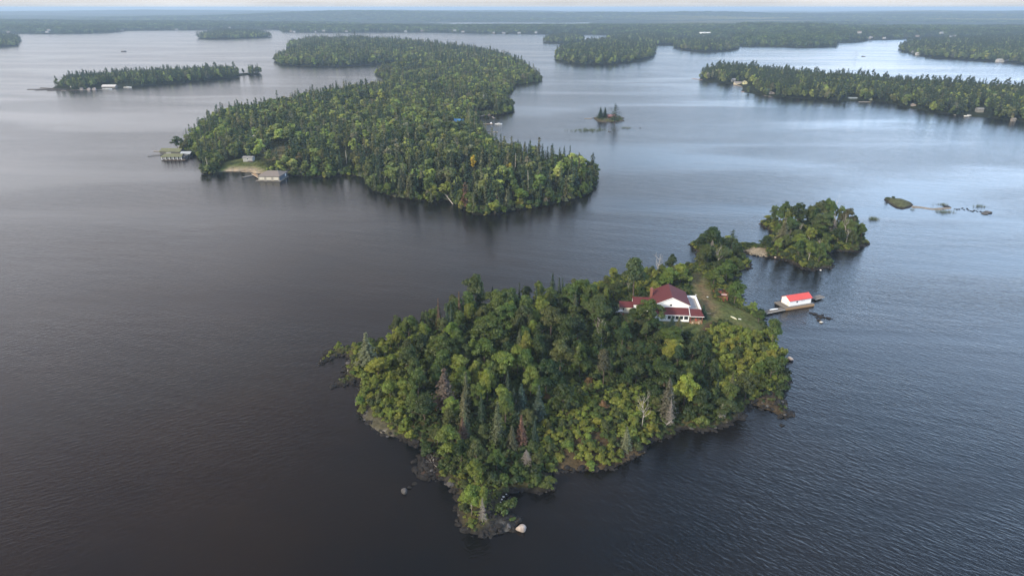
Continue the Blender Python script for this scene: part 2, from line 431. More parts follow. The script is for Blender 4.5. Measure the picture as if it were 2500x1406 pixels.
for k in range(seg): wf.append((0, 1 + k, 1 + (k + 1) % seg))
for i in range(len(rings) - 2):
    for k in range(seg):
        a = 1 + i * seg + k; b = 1 + i * seg + (k + 1) % seg
        wf.append((a, a + seg, b + seg, b))
me = bpy.data.meshes.new('lake_water'); me.from_pydata(wv, [], wf); me.materials.append(M['water'])
tag(obj('lake_water', me), 'dark rippled lake water around all the islands', kind='structure')

# ------------------------------------------------------------------ land masses
def densify(pts, step, wob, seed, keep=1.0):
    """traced shoreline -> world polygon with small natural irregularities"""
    r = random.Random(seed); w = [W(*p) for p in pts]; o = []
    for i in range(len(w)):
        a, b = w[i], w[(i + 1) % len(w)]
        dl = math.dist(a, b); n = max(1, int(dl / step)); nx, ny = (b[1] - a[1]) / (dl + 1e-9), -(b[0] - a[0]) / (dl + 1e-9)
        for k in range(n):
            t = k / n; q = wob * (r.random() - .5) * 2 if k else 0
            o.append((a[0] + (b[0] - a[0]) * t + nx * q, a[1] + (b[1] - a[1]) * t + ny * q))
    return o
class Land:
    def __init__(s, name, pts, hmax, Ls, spacing, label, mat='ground', seed=1, wob=1.0, step=8, nz=.6, paint=None, beach=3.0):
        s.poly = densify(pts, step, wob, seed); s.hmax, s.Ls, s.nz, s.seed, s.flat = hmax, Ls, nz, seed, []
        s.sp = spacing
        xs = [p[0] for p in s.poly]; ys = [p[1] for p in s.poly]; pad = spacing * 4
        s.bb = (min(xs), max(xs), min(ys), max(ys))
        gx = np.arange(min(xs) - pad, max(xs) + pad, spacing); gy = np.arange(min(ys) - pad, max(ys) + pad, spacing)
        X, Y = np.meshgrid(gx, gy, indexing='ij')
        D = sdf(s.poly, X, Y); s.cut = -spacing * 3
        Z = s.height(X, Y, D)
        idx = -np.ones(X.shape, int); keep = D > s.cut
        idx[keep] = np.arange(keep.sum())
        q = keep[:-1, :-1] & keep[1:, :-1] & keep[1:, 1:] & keep[:-1, 1:]
        f = np.stack([idx[:-1, :-1][q], idx[1:, :-1][q], idx[1:, 1:][q], idx[:-1, 1:][q]], 1)
        x, y, z, dd = X[keep], Y[keep], Z[keep], D[keep]
        col = s.colour(x, y, z, dd, beach)
        if paint: col = paint(x, y, z, dd, col)
        col4 = np.concatenate([col, np.ones((len(x), 1))], 1)
        s.obj = obj(name, mesh_np(name, np.stack([x, y, z], 1), f, M[mat], True, {'Col': ('POINT', 'FLOAT_COLOR', col4)}))
        tag(s.obj, label, kind='structure')
    def height(s, x, y, D=None):
        x = np.asarray(x, float); y = np.asarray(y, float)
        if D is None: D = sdf(s.poly, x, y)
        sp = s.sp
        n = fbm(x / (sp * 9), y / (sp * 9), 4, s.seed) - .5
        n2 = fbm(x / (sp * 2.5), y / (sp * 2.5), 3, s.seed + 50) - .5
        ins = np.clip(D, 0, None)
        z = s.hmax * (1 - np.exp(-ins / s.Ls)) + n * s.nz * 2 * np.clip(ins / s.Ls, 0, 1) + n2 * .9 * s.nz * smooth(0, 2 * sp, ins) * np.exp(-ins / (6 * sp)) + .18 * smooth(0, sp, ins)
        return np.where(D > 0, z, D * .8 + n2 * .22 * np.exp(D / (sp * 2)) - .04)
    def colour(s, x, y, z, D, beach):
        n = fbm(x / 6, y / 6, 4, 3)[:, None]; n3 = fbm(x / 1.7, y / 1.7, 3, 8)[:, None]
        veg = np.array([.030, .036, .014]) * (1 - n) + np.array([.075, .062, .028]) * n
        rock = np.array([.012, .011, .0105]) * (1 - n3) + np.array([.048, .042, .037]) * n3
        k = smooth(.35 * beach, beach, D + (n[:, 0] - .5) * beach)[:, None]
        if s.sp > 2: veg = veg * np.array([.45, .6, .55])
        c = rock * (1 - k) + veg * k
        wet = smooth(.5, -.1, z)[:, None]
        return c * (1 - .55 * wet)
    def h(s, x, y):
        return float(s.height(np.array([x]), np.array([y]))[0])
    def d(s, x, y):
        return float(sdf(s.poly, np.array([x]), np.array([y]))[0])
    def top(s, px, py, hh):
        """ground point of something hh tall whose top shows at the pixel"""
        g = s.hmax * .7
        for _ in range(4):
            x, y = W(px, py, g + hh); g = max(0, s.h(x, y))
        return x, y, g

near_px = [(776,893),(793,887),(815,873),(840,869),(855,879),(838,901),(844,921),(825,930),(813,945),(840,942),(861,936),(875,928),(877,950),(874,985),(878,1012),(889,1024),(909,1044),(935,1061),
 (966,1067),(998,1084),(1034,1089),(1050,1092),(1030,1106),(1019,1121),(1023,1160),(1040,1172),(1063,1168),(1086,1175),(1111,1206),(1120,1212),(1114,1240),(1117,1260),(1128,1288),(1148,1303),
 (1197,1308),(1251,1294),(1273,1271),(1271,1263),(1228,1237),(1234,1217),(1245,1200),(1280,1200),(1313,1206),(1350,1195),(1342,1160),(1362,1146),(1400,1148),(1450,1148),(1498,1142),(1532,1125),(1580,1104),
 (1578,1082),(1649,1062),(1663,1047),(1728,1054),(1750,1047),(1778,1036),(1807,1021),(1830,999),(1836,990),(1847,989),(1861,997),(1881,1002),(1893,1009),(1907,1021),(1927,1013),(1918,1000),(1924,989),
 (1909,957),(1929,940),(1934,928),(1914,909),(1915,887),(1904,856),(1884,828),(1867,788),(1862,770),(1824,757),(1810,741),(1814,725),(1806,700),(1797,680),(1800,668),(1828,655),(1826,640),(1818,625),(1816,617),
 (1845,626),(1871,627),(1893,630),(1932,642),(1954,655),(1983,660),(2028,655),(2030,628),(2006,620),(2034,613),(2092,615),(2098,604),(2122,596),(2110,580),(2100,566),(2070,552),(2020,545),(1960,543),(1915,546),
 (1890,541),(1874,536),(1855,547),(1868,556),(1884,565),(1886,576),(1861,595),(1868,601),(1840,600),(1812,598),(1795,592),(1760,588),(1722,590),(1700,592),(1680,597),(1692,606),(1702,614),(1706,636),(1690,650),(1650,661),(1600,672),
 (1560,674),(1525,672),(1495,677),(1450,702),(1400,718),(1300,738),(1200,750),(1130,765),(1060,792),(1000,818),(975,826),(946,832),(909,840),(858,844),(815,851)]
lawn_px = [(1500,742),(1530,800),(1600,806),(1690,822),(1722,812),(1740,792),(1760,778),(1800,800),(1850,806),(1866,790),(1856,768),(1818,752),(1790,742),(1782,735),(1740,728),(1738,700),(1712,664),(1690,664),(1688,690),(1690,735),(1640,706),(1600,712),(1560,742)]
lawn = [W(x, y, 3.3) for x, y in lawn_px]
path = [W(x, y, 3.3) for x, y in [(1692,664),(1708,668),(1728,705),(1742,735),(1750,758),(1738,772),(1722,755),(1710,730),(1696,700)]]
patch_bare = [W(x, y, 3.3) for x, y in [(1722,790),(1745,782),(1748,800),(1725,820),(1712,806)]]
point_rock = [W(x, y, .8) for x, y in [(1200,1222),(1235,1235),(1275,1266),(1262,1290),(1200,1304),(1160,1296),(1205,1270)]]
bar_sand = [W(x, y, .2) for x, y in [(1812,614),(1840,612),(1868,616),(1874,630),(1845,628),(1812,619)]]
bar_grass = [W(x, y, .2) for x, y in [(1795,594),(1885,596),(1885,613),(1846,611),(1806,613)]]
rubble = [W(x, y, .5) for x, y in [(1015,1090),(1062,1090),(1075,1165),(1030,1175),(1012,1150)]]
spit_r = [W(x, y, .5) for x, y in [(1840,985),(1870,955),(1905,955),(1925,985),(1925,1015),(1890,1005),(1860,995)]]
openshrub = [W(x, y, 1) for x, y in [(1430,1060),(1540,1080),(1575,1100),(1500,1140),(1350,1150),(1370,1110)]]
bare_slab = [W(x, y, 1) for x, y in [(888,990),(905,990),(915,1018),(945,1030),(965,1060),(930,1055),(890,1026)]]
def inside(poly, x, y, soft=.8):
    return smooth(-soft, soft, sdf(poly, x, y))[:, None]
def paint_near(x, y, z, D, c):
    n = fbm(x / 2.3, y / 2.3, 4, 31)[:, None]; n2 = fbm(x / 7, y / 7, 3, 35)[:, None]; n3 = fbm(x / .9, y / .9, 3, 37)[:, None]
    def put(c, poly, a, b, soft=1.0, m=n):
        col = np.array(a) * (1 - m) + np.array(b) * m
        k = inside(poly, x, y, soft); return c * (1 - k) + col * k
    mm = smooth(.35, .65, n2[:, 0])[:, None]
    c = put(c, lawn, (.062, .082, .024), (.110, .100, .042), 1.5, .45 * n + .55 * mm)
    c = put(c, path, (.075, .082, .03), (.135, .098, .052), 2.2, smooth(.35, .62, .55 * n + .45 * n2))
    c = put(c, patch_bare, (.055, .035, .022), (.08, .05, .03), 1.5)
    rk = smooth(.40, .60, n3[:, 0])[:, None]
    c = put(c, point_rock, (.020, .019, .018), (.105, .10, .093), .8, rk * smooth(.3, .7, n))
    c = put(c, bare_slab, (.06, .055, .035), (.17, .155, .14), .8, rk * smooth(.45, .6, n[:, 0])[:, None])
    c = put(c, rubble, (.016, .012, .010), (.050, .034, .026), .8, rk)
    c = put(c, spit_r, (.035, .027, .018), (.07, .052, .032), .8)
    c = put(c, openshrub, (.045, .036, .02), (.085, .058, .034), 1.0)
    c = put(c, bar_grass, (.07, .10, .03), (.12, .14, .04), .8)
    c = put(c, bar_sand, (.24, .20, .15), (.16, .135, .095), .8)
    return c
NEAR = Land('island_ground', near_px, 3.6, 9.0, .8, 'rocky ground of the nearest wooded island with the cottage lawn', 'ground', 11, .9, 4, .5, paint_near, 1.7)

mid_px = [(442,364),(463,380),(483,387),(504,403),(494,421),(488,424),(514,427),(547,419),(586,420),(616,423),(650,426),(698,428),(739,431),(798,436),(826,430),(860,430),(878,433),(896,449),(903,466),(941,478),(990,487),(1028,491),(1059,496),
 (1089,489),(1105,498),(1123,510),(1156,526),(1207,526),(1258,515),(1310,508),(1361,497),(1412,486),(1445,472),(1458,446),(1463,428),(1440,418),(1400,410),(1340,398),(1290,388),(1240,374),(1205,358),(1192,340),(1187,326),(1171,310),(1166,300),(1166,286),
 (1184,283),(1220,282),(1256,273),(1253,262),(1240,250),(1235,241),(1251,223),(1258,208),(1284,205),(1320,200),(1322,192),(1270,162),(1200,138),(1100,126),(1000,113),(900,104),(780,105),(705,112),(702,117),(741,121),(720,133),(685,142),(668,150),(682,159),(752,163),(836,163),
 (892,159),(960,154),(1000,160),(990,170),(940,177),(918,182),(937,193),(973,197),(945,203),(930,220),(840,232),(760,246),(700,262),(650,272),(570,281),(520,293),(494,308),(470,335),(447,352)]
mlawn = [W(x, y, 2.0) for x, y in [(535,412),(560,398),(600,392),(640,402),(655,414),(600,418),(545,419)]]
mbeach = [W(x, y, .5) for x, y in [(540,418),(560,413),(620,413),(650,424),(590,424),(548,422)]]
msand2 = [W(x, y, .5) for x, y in [(1164,284),(1176,278),(1200,278),(1190,285),(1168,289)]]
mclear = [[W(x, y, 6) for x, y in p] for p in ([(640,372),(690,356),(730,362),(735,380),(690,388),(650,384)], [(820,262),(880,252),(960,262),(940,272),(840,274)], [(860,246),(905,242),(930,250),(900,258)], [(826,432),(835,418),(880,420),(890,432),(860,436)])]
def paint_mid(x, y, z, D, c):
    n = fbm(x / 4, y / 4, 4, 41)[:, None]
    def put(c, poly, a, b, soft=2.0):
        col = np.array(a) * (1 - n) + np.array(b) * n
        k = inside(poly, x, y, soft); return c * (1 - k) + col * k
    c = put(c, mlawn, (.09, .13, .03), (.16, .16, .06)); c = put(c, mbeach, (.42, .34, .24), (.36, .28, .20), 1.0)
    c = put(c, msand2, (.42, .34, .26), (.36, .28, .20), 1.0)
    for p in mclear: c = put(c, p, (.12, .12, .045), (.20, .16, .09))
    return c
MID = Land('island_ground', mid_px, 7.0, 30.0, 4.0, 'ground of the large wooded island in the middle of the lake', 'ground_far', 12, 2.5, 14, 1.2, paint_mid, 4.0)

WEST = Land('island_ground', [(125,217),(180,221),(252,217),(300,215),(348,211),(468,200),(576,191),(588,187),(606,184),(622,184),(638,182),(636,179),(608,179),(585,181),(560,180),(500,182),(400,187),(300,193),(200,200),(140,208)], 4.0, 25, 5.0,
            'ground of the long narrow island with log booms and docks', 'ground_far', 13, 2, 16, .8)
EAST = Land('island_ground', [(1705,194),(1717,198),(1731,203),(1758,204),(1792,207),(1808,212),(1812,226),(1848,232),(1884,237),(1938,241),(2010,243),(2055,248),(2140,248),(2185,255),(2221,266),(2284,275),(2338,284),(2401,288),(2464,295),(2560,307),(2760,330),(2800,270),(2620,244),
             (2500,236),(2350,224),(2250,218),(2100,205),(2000,198),(1900,188),(1800,178),(1750,176),(1715,186)], 5.0, 25, 6.0, 'ground of the cottage-lined wooded island across the water', 'ground_far', 14, 2.5, 20, 1.0, None, 1.0)
far_defs = [
 ('small island beyond the strait, round and densely wooded', [(1355,137),(1362,150),(1390,156),(1420,159),(1492,159),(1564,150),(1602,135),(1597,118),(1560,110),(1500,107),(1440,109),(1370,124)], 9),
 ('low wooded island tucked behind the round one', [(1560,111),(1590,111),(1648,110),(1650,100),(1640,95),(1580,92),(1500,93),(1480,98),(1500,106)], 8),
 ('flat wooded island in front of the marina', [(1643,116),(1660,122),(1720,128),(1780,125),(1806,119),(1795,112),(1740,106),(1690,105),(1652,108)], 8),
 ('little wooded island far out beside the open channel', [(1323,103),(1340,105),(1372,106),(1410,103),(1428,98),(1405,93),(1345,94)], 6),
 ('small far wooded island off the distant shore', [(480,94),(500,96),(560,96),(620,94),(664,91),(645,86),(600,84),(560,83),(500,88)], 6),
 ('wooded tip of land at the far edge of the bay', [(-120,118),(0,116),(42,113),(44,104),(54,99),(35,95),(-30,94),(-140,96)], 6),
 ('wooded peninsula with cottages and white boats', [(2193,120),(2198,126),(2236,135),(2284,143),(2356,147),(2440,152),(2500,158),(2640,168),(2800,170),(2800,92),(2600,91),(2500,92),(2430,95),(2405,102),(2330,104),(2260,107),(2215,111)], 8)]
FAR = [Land('island_ground', p, hm, 70, 14.0, 'ground of the ' + lb, 'ground_far', 20 + i, 5, 40, 2.0, None, 1.0) for i, (lb, p, hm) in enumerate(far_defs)]

# rocky islets
CABIN = Land('islet_ground', [(1448,290),(1455,286),(1470,282),(1500,281),(1515,285),(1526,289),(1520,292),(1526,296),(1505,299),(1480,300),(1460,298),(1452,293)], 1.6, 5, 1.0, 'tiny rocky islet carrying the red cabin', 'ground', 31, .8, 5, .4,
             lambda x, y, z, D, c: c * .8 + .2 * (np.array([.22, .17, .13]) * (1 - fbm(x / 3, y / 3, 3, 5)[:, None]) + np.array([.10, .10, .04]) * fbm(x / 3, y / 3, 3, 5)[:, None]))
GRASSY = Land('islet_ground', [(2157,489),(2165,482),(2178,484),(2205,487),(2225,495),(2230,500),(2222,508),(2205,512),(2185,508),(2168,497)], 1.3, 4, .8, 'low grassy islet at the head of the sandbar', 'ground', 32, .5, 4, .4,
              lambda x, y, z, D, c: np.where(smooth(1.2, 2.6, D)[:, None] > .5, np.array([.065, .068, .030]) * (.6 + fbm(x / 1.5, y / 1.5, 3, 5)[:, None]), c))
SAND = Land('sandbar', [(2224,502),(2250,505),(2275,509),(2300,507),(2325,506),(2322,510),(2300,513),(2280,513),(2250,509),(2226,508)], .35, 2, .8, 'pale thin sandbar running off the grassy islet', 'ground', 33, .2, 5, .05,
            lambda x, y, z, D, c: np.array([.20, .175, .145]) * (.8 + .4 * fbm(x / 2, y / 2, 3, 5)[:, None]))

# far mainland: polar sheet from its shoreline to the horizon
shore = [(-600,84),(-60,80),(0,79),(8,81),(84,83),(168,83),(252,81),(297,77),(302,75),(392,74),(482,74),(560,73),(636,73),(690,73),(697,79),(836,80),(948,79),(1060,79),(1158,82),(1256,83),(1340,84),(1396,84),(1444,85),(1545,87),(1648,93),(1740,96),(1790,98),
         (1806,113),(1900,114),(1960,116),(2030,114),(2036,105),(2075,104),(2106,101),(2111,98),(2164,97),(2224,95),(2260,92),(2404,92),(2420,96),(2600,96),(3100,96)]
sx = np.array([p[0] for p in shore], float); sy = np.array([p[1] for p in shore], float)
NA, NRD = 620, 190
pxs = np.linspace(-560, 3060, NA)
pys = np.interp(pxs, sx, sy) + (fbm(pxs / 22, pxs * 0, 3, 5) - .5) * 1.6
front = np.array([W(a, b) for a, b in zip(pxs, pys)])
d0 = np.hypot(front[:, 0], front[:, 1]); dirs = front / d0[:, None]
tt = np.linspace(0, 1, NRD) ** 1.35
DD = d0[:, None] * (50000.0 / d0[:, None]) ** tt[None, :]
DD[:, 0] -= 30
XX = dirs[:, 0:1] * DD; YY = dirs[:, 1:2] * DD
inl = DD - d0[:, None]
def main_h(X, Y, inl):
    big = fbm(X / 2600, Y / 1100, 4, 61); med = fbm(X / 420, Y / 420, 4, 67)
    far = smooth(2500, 16000, inl)
    ridge = fbm(X / 3800 + .3, Y / 1500 + 4.2, 3, 63)
    z = (4 + 12 * med) * smooth(0, 160, inl) + ((big - .42) * (30 + 90 * far) + (ridge - .40) * 110) * smooth(200, 1800, inl) + 12 * far
    z = np.where(inl > 3000, z * (1 - .80 * smooth(6000, 16000, inl)), z)
    return z
ZZ = main_h(XX, YY, inl)
canopy = smooth(1500, 3500, inl) * (10 + 5 * fbm(XX / 40, YY / 40, 3, 71))
wetm = (ZZ < -13.0) & (inl < 14000)
ZZ = np.where(wetm & (inl > 400), -2.0, np.maximum(ZZ, 1.2) + canopy); ZZ[:, 0] = -2; ZZ[:, 1] = np.maximum(ZZ[:, 1], .6)
idx = np.arange(NA * NRD).reshape(NA, NRD)
ff = np.stack([idx[:-1, :-1].ravel(), idx[1:, :-1].ravel(), idx[1:, 1:].ravel(), idx[:-1, 1:].ravel()], 1)
gcol = np.array([.022, .036, .018]); gcol2 = np.array([.055, .066, .026]); fld = np.array([.22, .20, .08])
nn = fbm(XX / 500, YY / 300, 4, 81).ravel()[:, None]
fm = smooth(.62, .70, fbm(XX / 1500, YY / 500, 3, 91).ravel())[:, None] * smooth(300, 2600, XX.ravel())[:, None]
cc = (gcol * (1 - nn) + gcol2 * nn) * (1 - fm) + fld * fm
me = mesh_np('mainland_hills', np.stack([XX.ravel(), YY.ravel(), ZZ.ravel()], 1), ff, M['ground_horizon'], True, {'Col': ('POINT', 'FLOAT_COLOR', np.concatenate([cc, np.ones((len(cc), 1))], 1))})
tag(obj('mainland_hills', me), 'rolling forested mainland fading to the horizon', kind='structure')

# ------------------------------------------------------------------ plant prototypes
def cards(c, n, s, seed, aspect=1.0):
    """one small four-cornered leaf face per centre, facing n"""
    r = np.random.default_rng(seed); k = len(c)
    n = n / (np.linalg.norm(n, axis=1)[:, None] + 1e-9)
    q = r.normal(size=(k, 3)); u = np.cross(n, q); u /= np.linalg.norm(u, axis=1)[:, None] + 1e-9
    w = np.cross(n, u)
    s = (s * np.ones(k))[:, None]
    v = np.stack([c - u * s * .5, c + w * s * .38 * aspect + n * s * .12, c + u * s * .5, c - w * s * .38 * aspect + n * s * .12], 1).reshape(-1, 3)
    f = np.arange(k * 4).reshape(k, 4)
    return v, f
def crown_np(seed, rad=3.5, cz=7.8, rz=4.2, ncl=34, leaves=130, size=.42, shape='round', rcr=(.17, .33)):
    r = np.random.default_rng(seed)
    C, Nn, T, G = [], [], [], []
    nl = r.integers(3, 7); lobes = []
    for i in range(nl):
        an = 6.283 * (i + r.random() * .8) / nl; q = r.uniform(.28, .55) if i else .1
        lobes.append((np.array([math.cos(an) * q, math.sin(an) * q, (-.70 + 1.08 * ((i * 2) % nl) / nl + r.uniform(-.08, .12)) if i else .36]), r.uniform(.44, .66)))
    for i in range(ncl):
        lc, lr = lobes[i % nl]
        u = r.normal(size=3); u /= np.linalg.norm(u)
        if u[2] < -.55: u[2] *= -.5
        f = r.uniform(.45, .92)
        wob = 1 + .25 * math.sin(3 * math.atan2(u[1], u[0]) + seed)
        taper = 1.0
        if shape == 'tall': taper = 1 - .45 * max(u[2], 0) * f
        p = np.array([(lc[0] + u[0] * lr * f) * rad * wob * taper, (lc[1] + u[1] * lr * f) * rad * wob * taper, cz + (lc[2] + u[2] * lr * f) * rz])
        rc = r.uniform(*rcr) * rad * (1.0 if i > 5 else 1.45)
        k = int(leaves * r.uniform(.7, 1.3) * (rc / (.25 * rad)) ** 2)
        a = r.normal(size=(k, 3)); a /= np.linalg.norm(a, axis=1)[:, None]
        a[:, 2] = np.where(a[:, 2] < -.3, -a[:, 2], a[:, 2])
        rr = r.uniform(.62, 1.08, size=(k, 1))
        # finer lobes inside every clump
        lob = .16 * np.sin(a[:, :1] * 7 + i) * np.cos(a[:, 1:2] * 6 + 2 * i) * rc
        C.append(p + a * (rc * rr + lob) * np.array([1, 1, .85]))
        Nn.append(a + .35 * u + r.normal(size=(k, 3)) * .62 + np.array([0, 0, .25]))
        T.append(r.uniform(0, 1, size=k) * .40 + .60 * r.uniform()); G.append(np.full(k, r.uniform()) * .7 + .3 * r.uniform(size=k))
    C = np.concatenate(C); Nn = np.concatenate(Nn); T = np.concatenate(T); G = np.concatenate(G)
    sz = size * r.uniform(.65, 1.35, size=len(C))
    v, f = cards(C, Nn, sz, seed)
    return v, f, np.stack([np.repeat(T, 4), np.repeat(G, 4), np.zeros(len(T) * 4)], 1)
def crown_mesh(name, mat, *a, **k):
    v, f, t = crown_np(*a, **k)
    return mesh_np(name, v, f, mat, False, {'rv': ('POINT', 'FLOAT_VECTOR', t)})
def spruce_np(seed, h=12.0, rad=2.0, tiers=30, per=14, cpb=12, size=.40, base=.08, droop=.28, ragged=.25, narrow=1.0):
    r = np.random.default_rng(seed); C, Nn, T, G = [], [], [], []
    for i in range(tiers):
        t = i / (tiers - 1); z = h * (base + (1 - base) * t ** .92)
        rr = rad * (1 - t) ** (.8 * narrow) * (.85 + .3 * r.random()) + .08
        nb = max(4, int(per * (1 - .6 * t)))
        for j in range(nb):
            an = 2 * math.pi * (j + r.random()) / nb; ll = rr * r.uniform(1 - ragged * 1.6, 1 + ragged)
            k = max(2, int(cpb * ll / rad) + 1)
            q = (np.arange(k) + r.uniform(.2, .8, k)) / k
            dx, dy = math.cos(an), math.sin(an)
            zz = z - droop * ll * q ** 1.4 + r.normal(size=k) * .05
            c = np.stack([dx * ll * q + r.normal(size=k) * .10 * (1 + ll * .3), dy * ll * q + r.normal(size=k) * .10 * (1 + ll * .3), zz], 1)
            n = np.stack([dx * .7 + r.normal(size=k) * .4, dy * .7 + r.normal(size=k) * .4, np.full(k, .8)], 1)
            C.append(c); Nn.append(n); T.append(r.uniform(0, 1, k)); G.append(np.full(k, r.random()))
    C = np.concatenate(C); Nn = np.concatenate(Nn); T = np.concatenate(T); G = np.concatenate(G)
    v, f = cards(C, Nn, size * r.uniform(.7, 1.3, len(C)), seed, 1.1)
    return v, f, np.stack([np.repeat(T, 4), np.repeat(G, 4), np.zeros(len(T) * 4)], 1)
def spruce_mesh(name, mat, *a, **k):
    v, f, t = spruce_np(*a, **k)
    return mesh_np(name, v, f, mat, False, {'rv': ('POINT', 'FLOAT_VECTOR', t)})
def pine_np(seed, h=14, size=.5, n=26, per=75):
    r = np.random.default_rng(seed); C, Nn, T, G = [], [], [], []
    for i in range(n):
        t = i / n; z = h * (.35 + .63 * t); an = r.uniform(0, 6.28); ll = (3.4 * (1 - t) + .5) * r.uniform(.5, 1.1)
        for q in (.55, 1.0):
            p = np.array([math.cos(an) * ll * q, math.sin(an) * ll * q, z + .25 * ll * q])
            k = int(per * r.uniform(.6, 1.2) * (.6 if q < 1 else 1)); a = r.normal(size=(k, 3)); a /= np.linalg.norm(a, axis=1)[:, None]
            C.append(p + a * r.uniform(.3, 1, (k, 1)) * np.array([1.25, 1.25, .5])); Nn.append(a * .7 + np.array([0, 0, .8]) + r.normal(size=(k, 3)) * .3)
            T.append(r.uniform(0, 1, k)); G.append(np.full(k, r.random()))
    C = np.concatenate(C); Nn = np.concatenate(Nn); T = np.concatenate(T); G = np.concatenate(G)
    v, f = cards(C, Nn, size * r.uniform(.7, 1.3, len(C)), seed)
    return v, f, np.stack([np.repeat(T, 4), np.repeat(G, 4), np.zeros(len(T) * 4)], 1)
def limb(mb, p, dirv, ln, rad, r, depth, sides=5):
    pts = [p]; rr = [rad]; q = p.copy(); dd = dirv.normalized()
    for i in range(3):
        dd = (dd + Vector((r.uniform(-.28, .28), r.uniform(-.28, .28), r.uniform(-.05, .22)))).normalized()
        q = q + dd * ln / 3; pts.append(q.copy()); rr.append(max(.015, rad * (1 - .27 * (i + 1))))
    mb.tube(pts, rr, sides)
    if depth:
        for k in range(r.choice((2, 3))):
            s = pts[r.choice((1, 2, 3))]
            nd = (dd + Vector((r.uniform(-1, 1), r.uniform(-1, 1), r.uniform(-.1, .8)))).normalized()
            limb(mb, s, nd, ln * r.uniform(.45, .75), max(.02, rad * .5), r, depth - 1, 4)
def trunk_mesh(name, mat, seed, h=8.5, rad=.2, limbs=5):
    r = random.Random(seed); mb = MB()
    pts = [Vector((0, 0, -.6))]; x = y = 0
    for i in range(1, 6):
        x += r.uniform(-.16, .16); y += r.uniform(-.16, .16); pts.append(Vector((x, y, h * i / 5)))
    mb.tube(pts, [rad * (1 - .14 * i) for i in range(6)], 7)
    for k in range(limbs):
        p = pts[r.choice((2, 3, 4))]; a = r.uniform(0, 6.28)
        limb(mb, p, Vector((math.cos(a), math.sin(a), .75)), r.uniform(2, 3.4), rad * .45, r, 1)
    return mb.mesh(name, mat)
def snag_mesh(name, mat, seed, h=9, rad=.2, fork=True):
    r = random.Random(seed); mb = MB(); x = y = 0; pts = [Vector((0, 0, -.5))]
    for i in range(1, 7):
        x += r.uniform(-.3, .3); y += r.uniform(-.3, .3); pts.append(Vector((x, y, h * i / 6)))
    mb.tube(pts, [rad * (1 - .15 * i) for i in range(7)], 6)
    for k in range(9 if fork else 5):
        p = pts[r.choice((2, 3, 4, 5))]; a = r.uniform(0, 6.28)
        limb(mb, p, Vector((math.cos(a), math.sin(a), r.uniform(.3, 1.4))), h * r.uniform(.2, .42), rad * .5, r, 2, 4)
    return mb.mesh(name, mat)
def deadspruce_mesh(name, mat, seed, h=12, rad=1.8):
    """needle-less conifer: thin stem with many fine drooping twigs"""
    r = random.Random(seed); mb = MB()
    mb.tube([(0, 0, -.5), (0.05, 0, h * .5), (0, 0, h)], [.16, .09, .02], 6)
    n = int(h * 15)
    for i in range(n):
        t = i / n; z = h * (.12 + .86 * t); a = r.uniform(0, 6.28); ll = rad * (1 - t) ** .8 * r.uniform(.5, 1.1) + .1
        e = Vector((math.cos(a) * ll, math.sin(a) * ll, z - .22 * ll)); s = Vector((0, 0, z)); m_ = (s + e) / 2 + Vector((0, 0, .12))
        mb.tube([s, m_, e], [.045, .035, .015], 3, False)
        for k in range(3):
            q = s.lerp(e, r.uniform(.3, .95)); b = a + r.choice((-1, 1)) * r.uniform(.5, 1.1)
            mb.tube([q, q + Vector((math.cos(b), math.sin(b), -.25)) * ll * .38], [.03, .012], 3, False)
    return mb.mesh(name, mat)

BROAD = [crown_mesh('broad_crown', M['leaf'], 100 + i, 3.5, 7.2, 4.9, 62, 96, .40, 'tall' if i % 3 == 2 else 'round') for i in range(9)]
SHRUBC = [crown_mesh('shrub_crown', M['leaf'], 200 + i, 2.0, 1.3, 1.5, 26, 72, .32) for i in range(6)]
MBROAD = [crown_mesh('mid_crown', M['leaf'], 300 + i, 3.4, 7.0, 4.8, 38, 28, .80, 'tall' if i % 2 else 'round') for i in range(6)]
SPR = [spruce_mesh('spruce_crown', M['needle'], 400 + i, 12, 2.0, narrow=1.0 + .25 * (i % 3)) for i in range(5)]
MSPR = [spruce_mesh('mid_spruce_crown', M['needle'], 420 + i, 12, 1.7, 16, 8, 5, .75) for i in range(4)]
PINE = [spruce_mesh('pine_crown', M['needle'], 440 + i, 14.5, 3.5, 15, 8, 14, .62, .22, -.12, .42, .85) for i in range(2)]
TRUNK = [trunk_mesh('broad_trunk', M['bark'], 500 + i) for i in range(4)]
BTRUNK = [trunk_mesh('birch_trunk', M['birch'], 510 + i, 8.5, .16) for i in range(2)]
STRUNK = MB().tube([(0, 0, -.6), (0, 0, 6), (0, 0, 11.6)], [.18, .1, .02], 6).mesh('spruce_trunk', M['bark'])
r_ = random.Random(5)
mb = MB()
for k in range(7):
    a = r_.uniform(0, 6.28); mb.tube([(0, 0, -.3), (math.cos(a) * .5, math.sin(a) * .5, .9), (math.cos(a) * 1.1, math.sin(a) * 1.1, 1.9)], [.05, .035, .015], 4)
STEMS = mb.mesh('shrub_stems', M['bark'])
SNAG = [snag_mesh('snag', M['snag'], 600 + i) for i in range(5)]
DSPR = [deadspruce_mesh('dead_spruce', M['snag_dark'], 620 + i) for i in range(3)]
DSPRP = [deadspruce_mesh('dead_spruce', M['snag'], 630 + i, 12, 1.9) for i in range(2)]

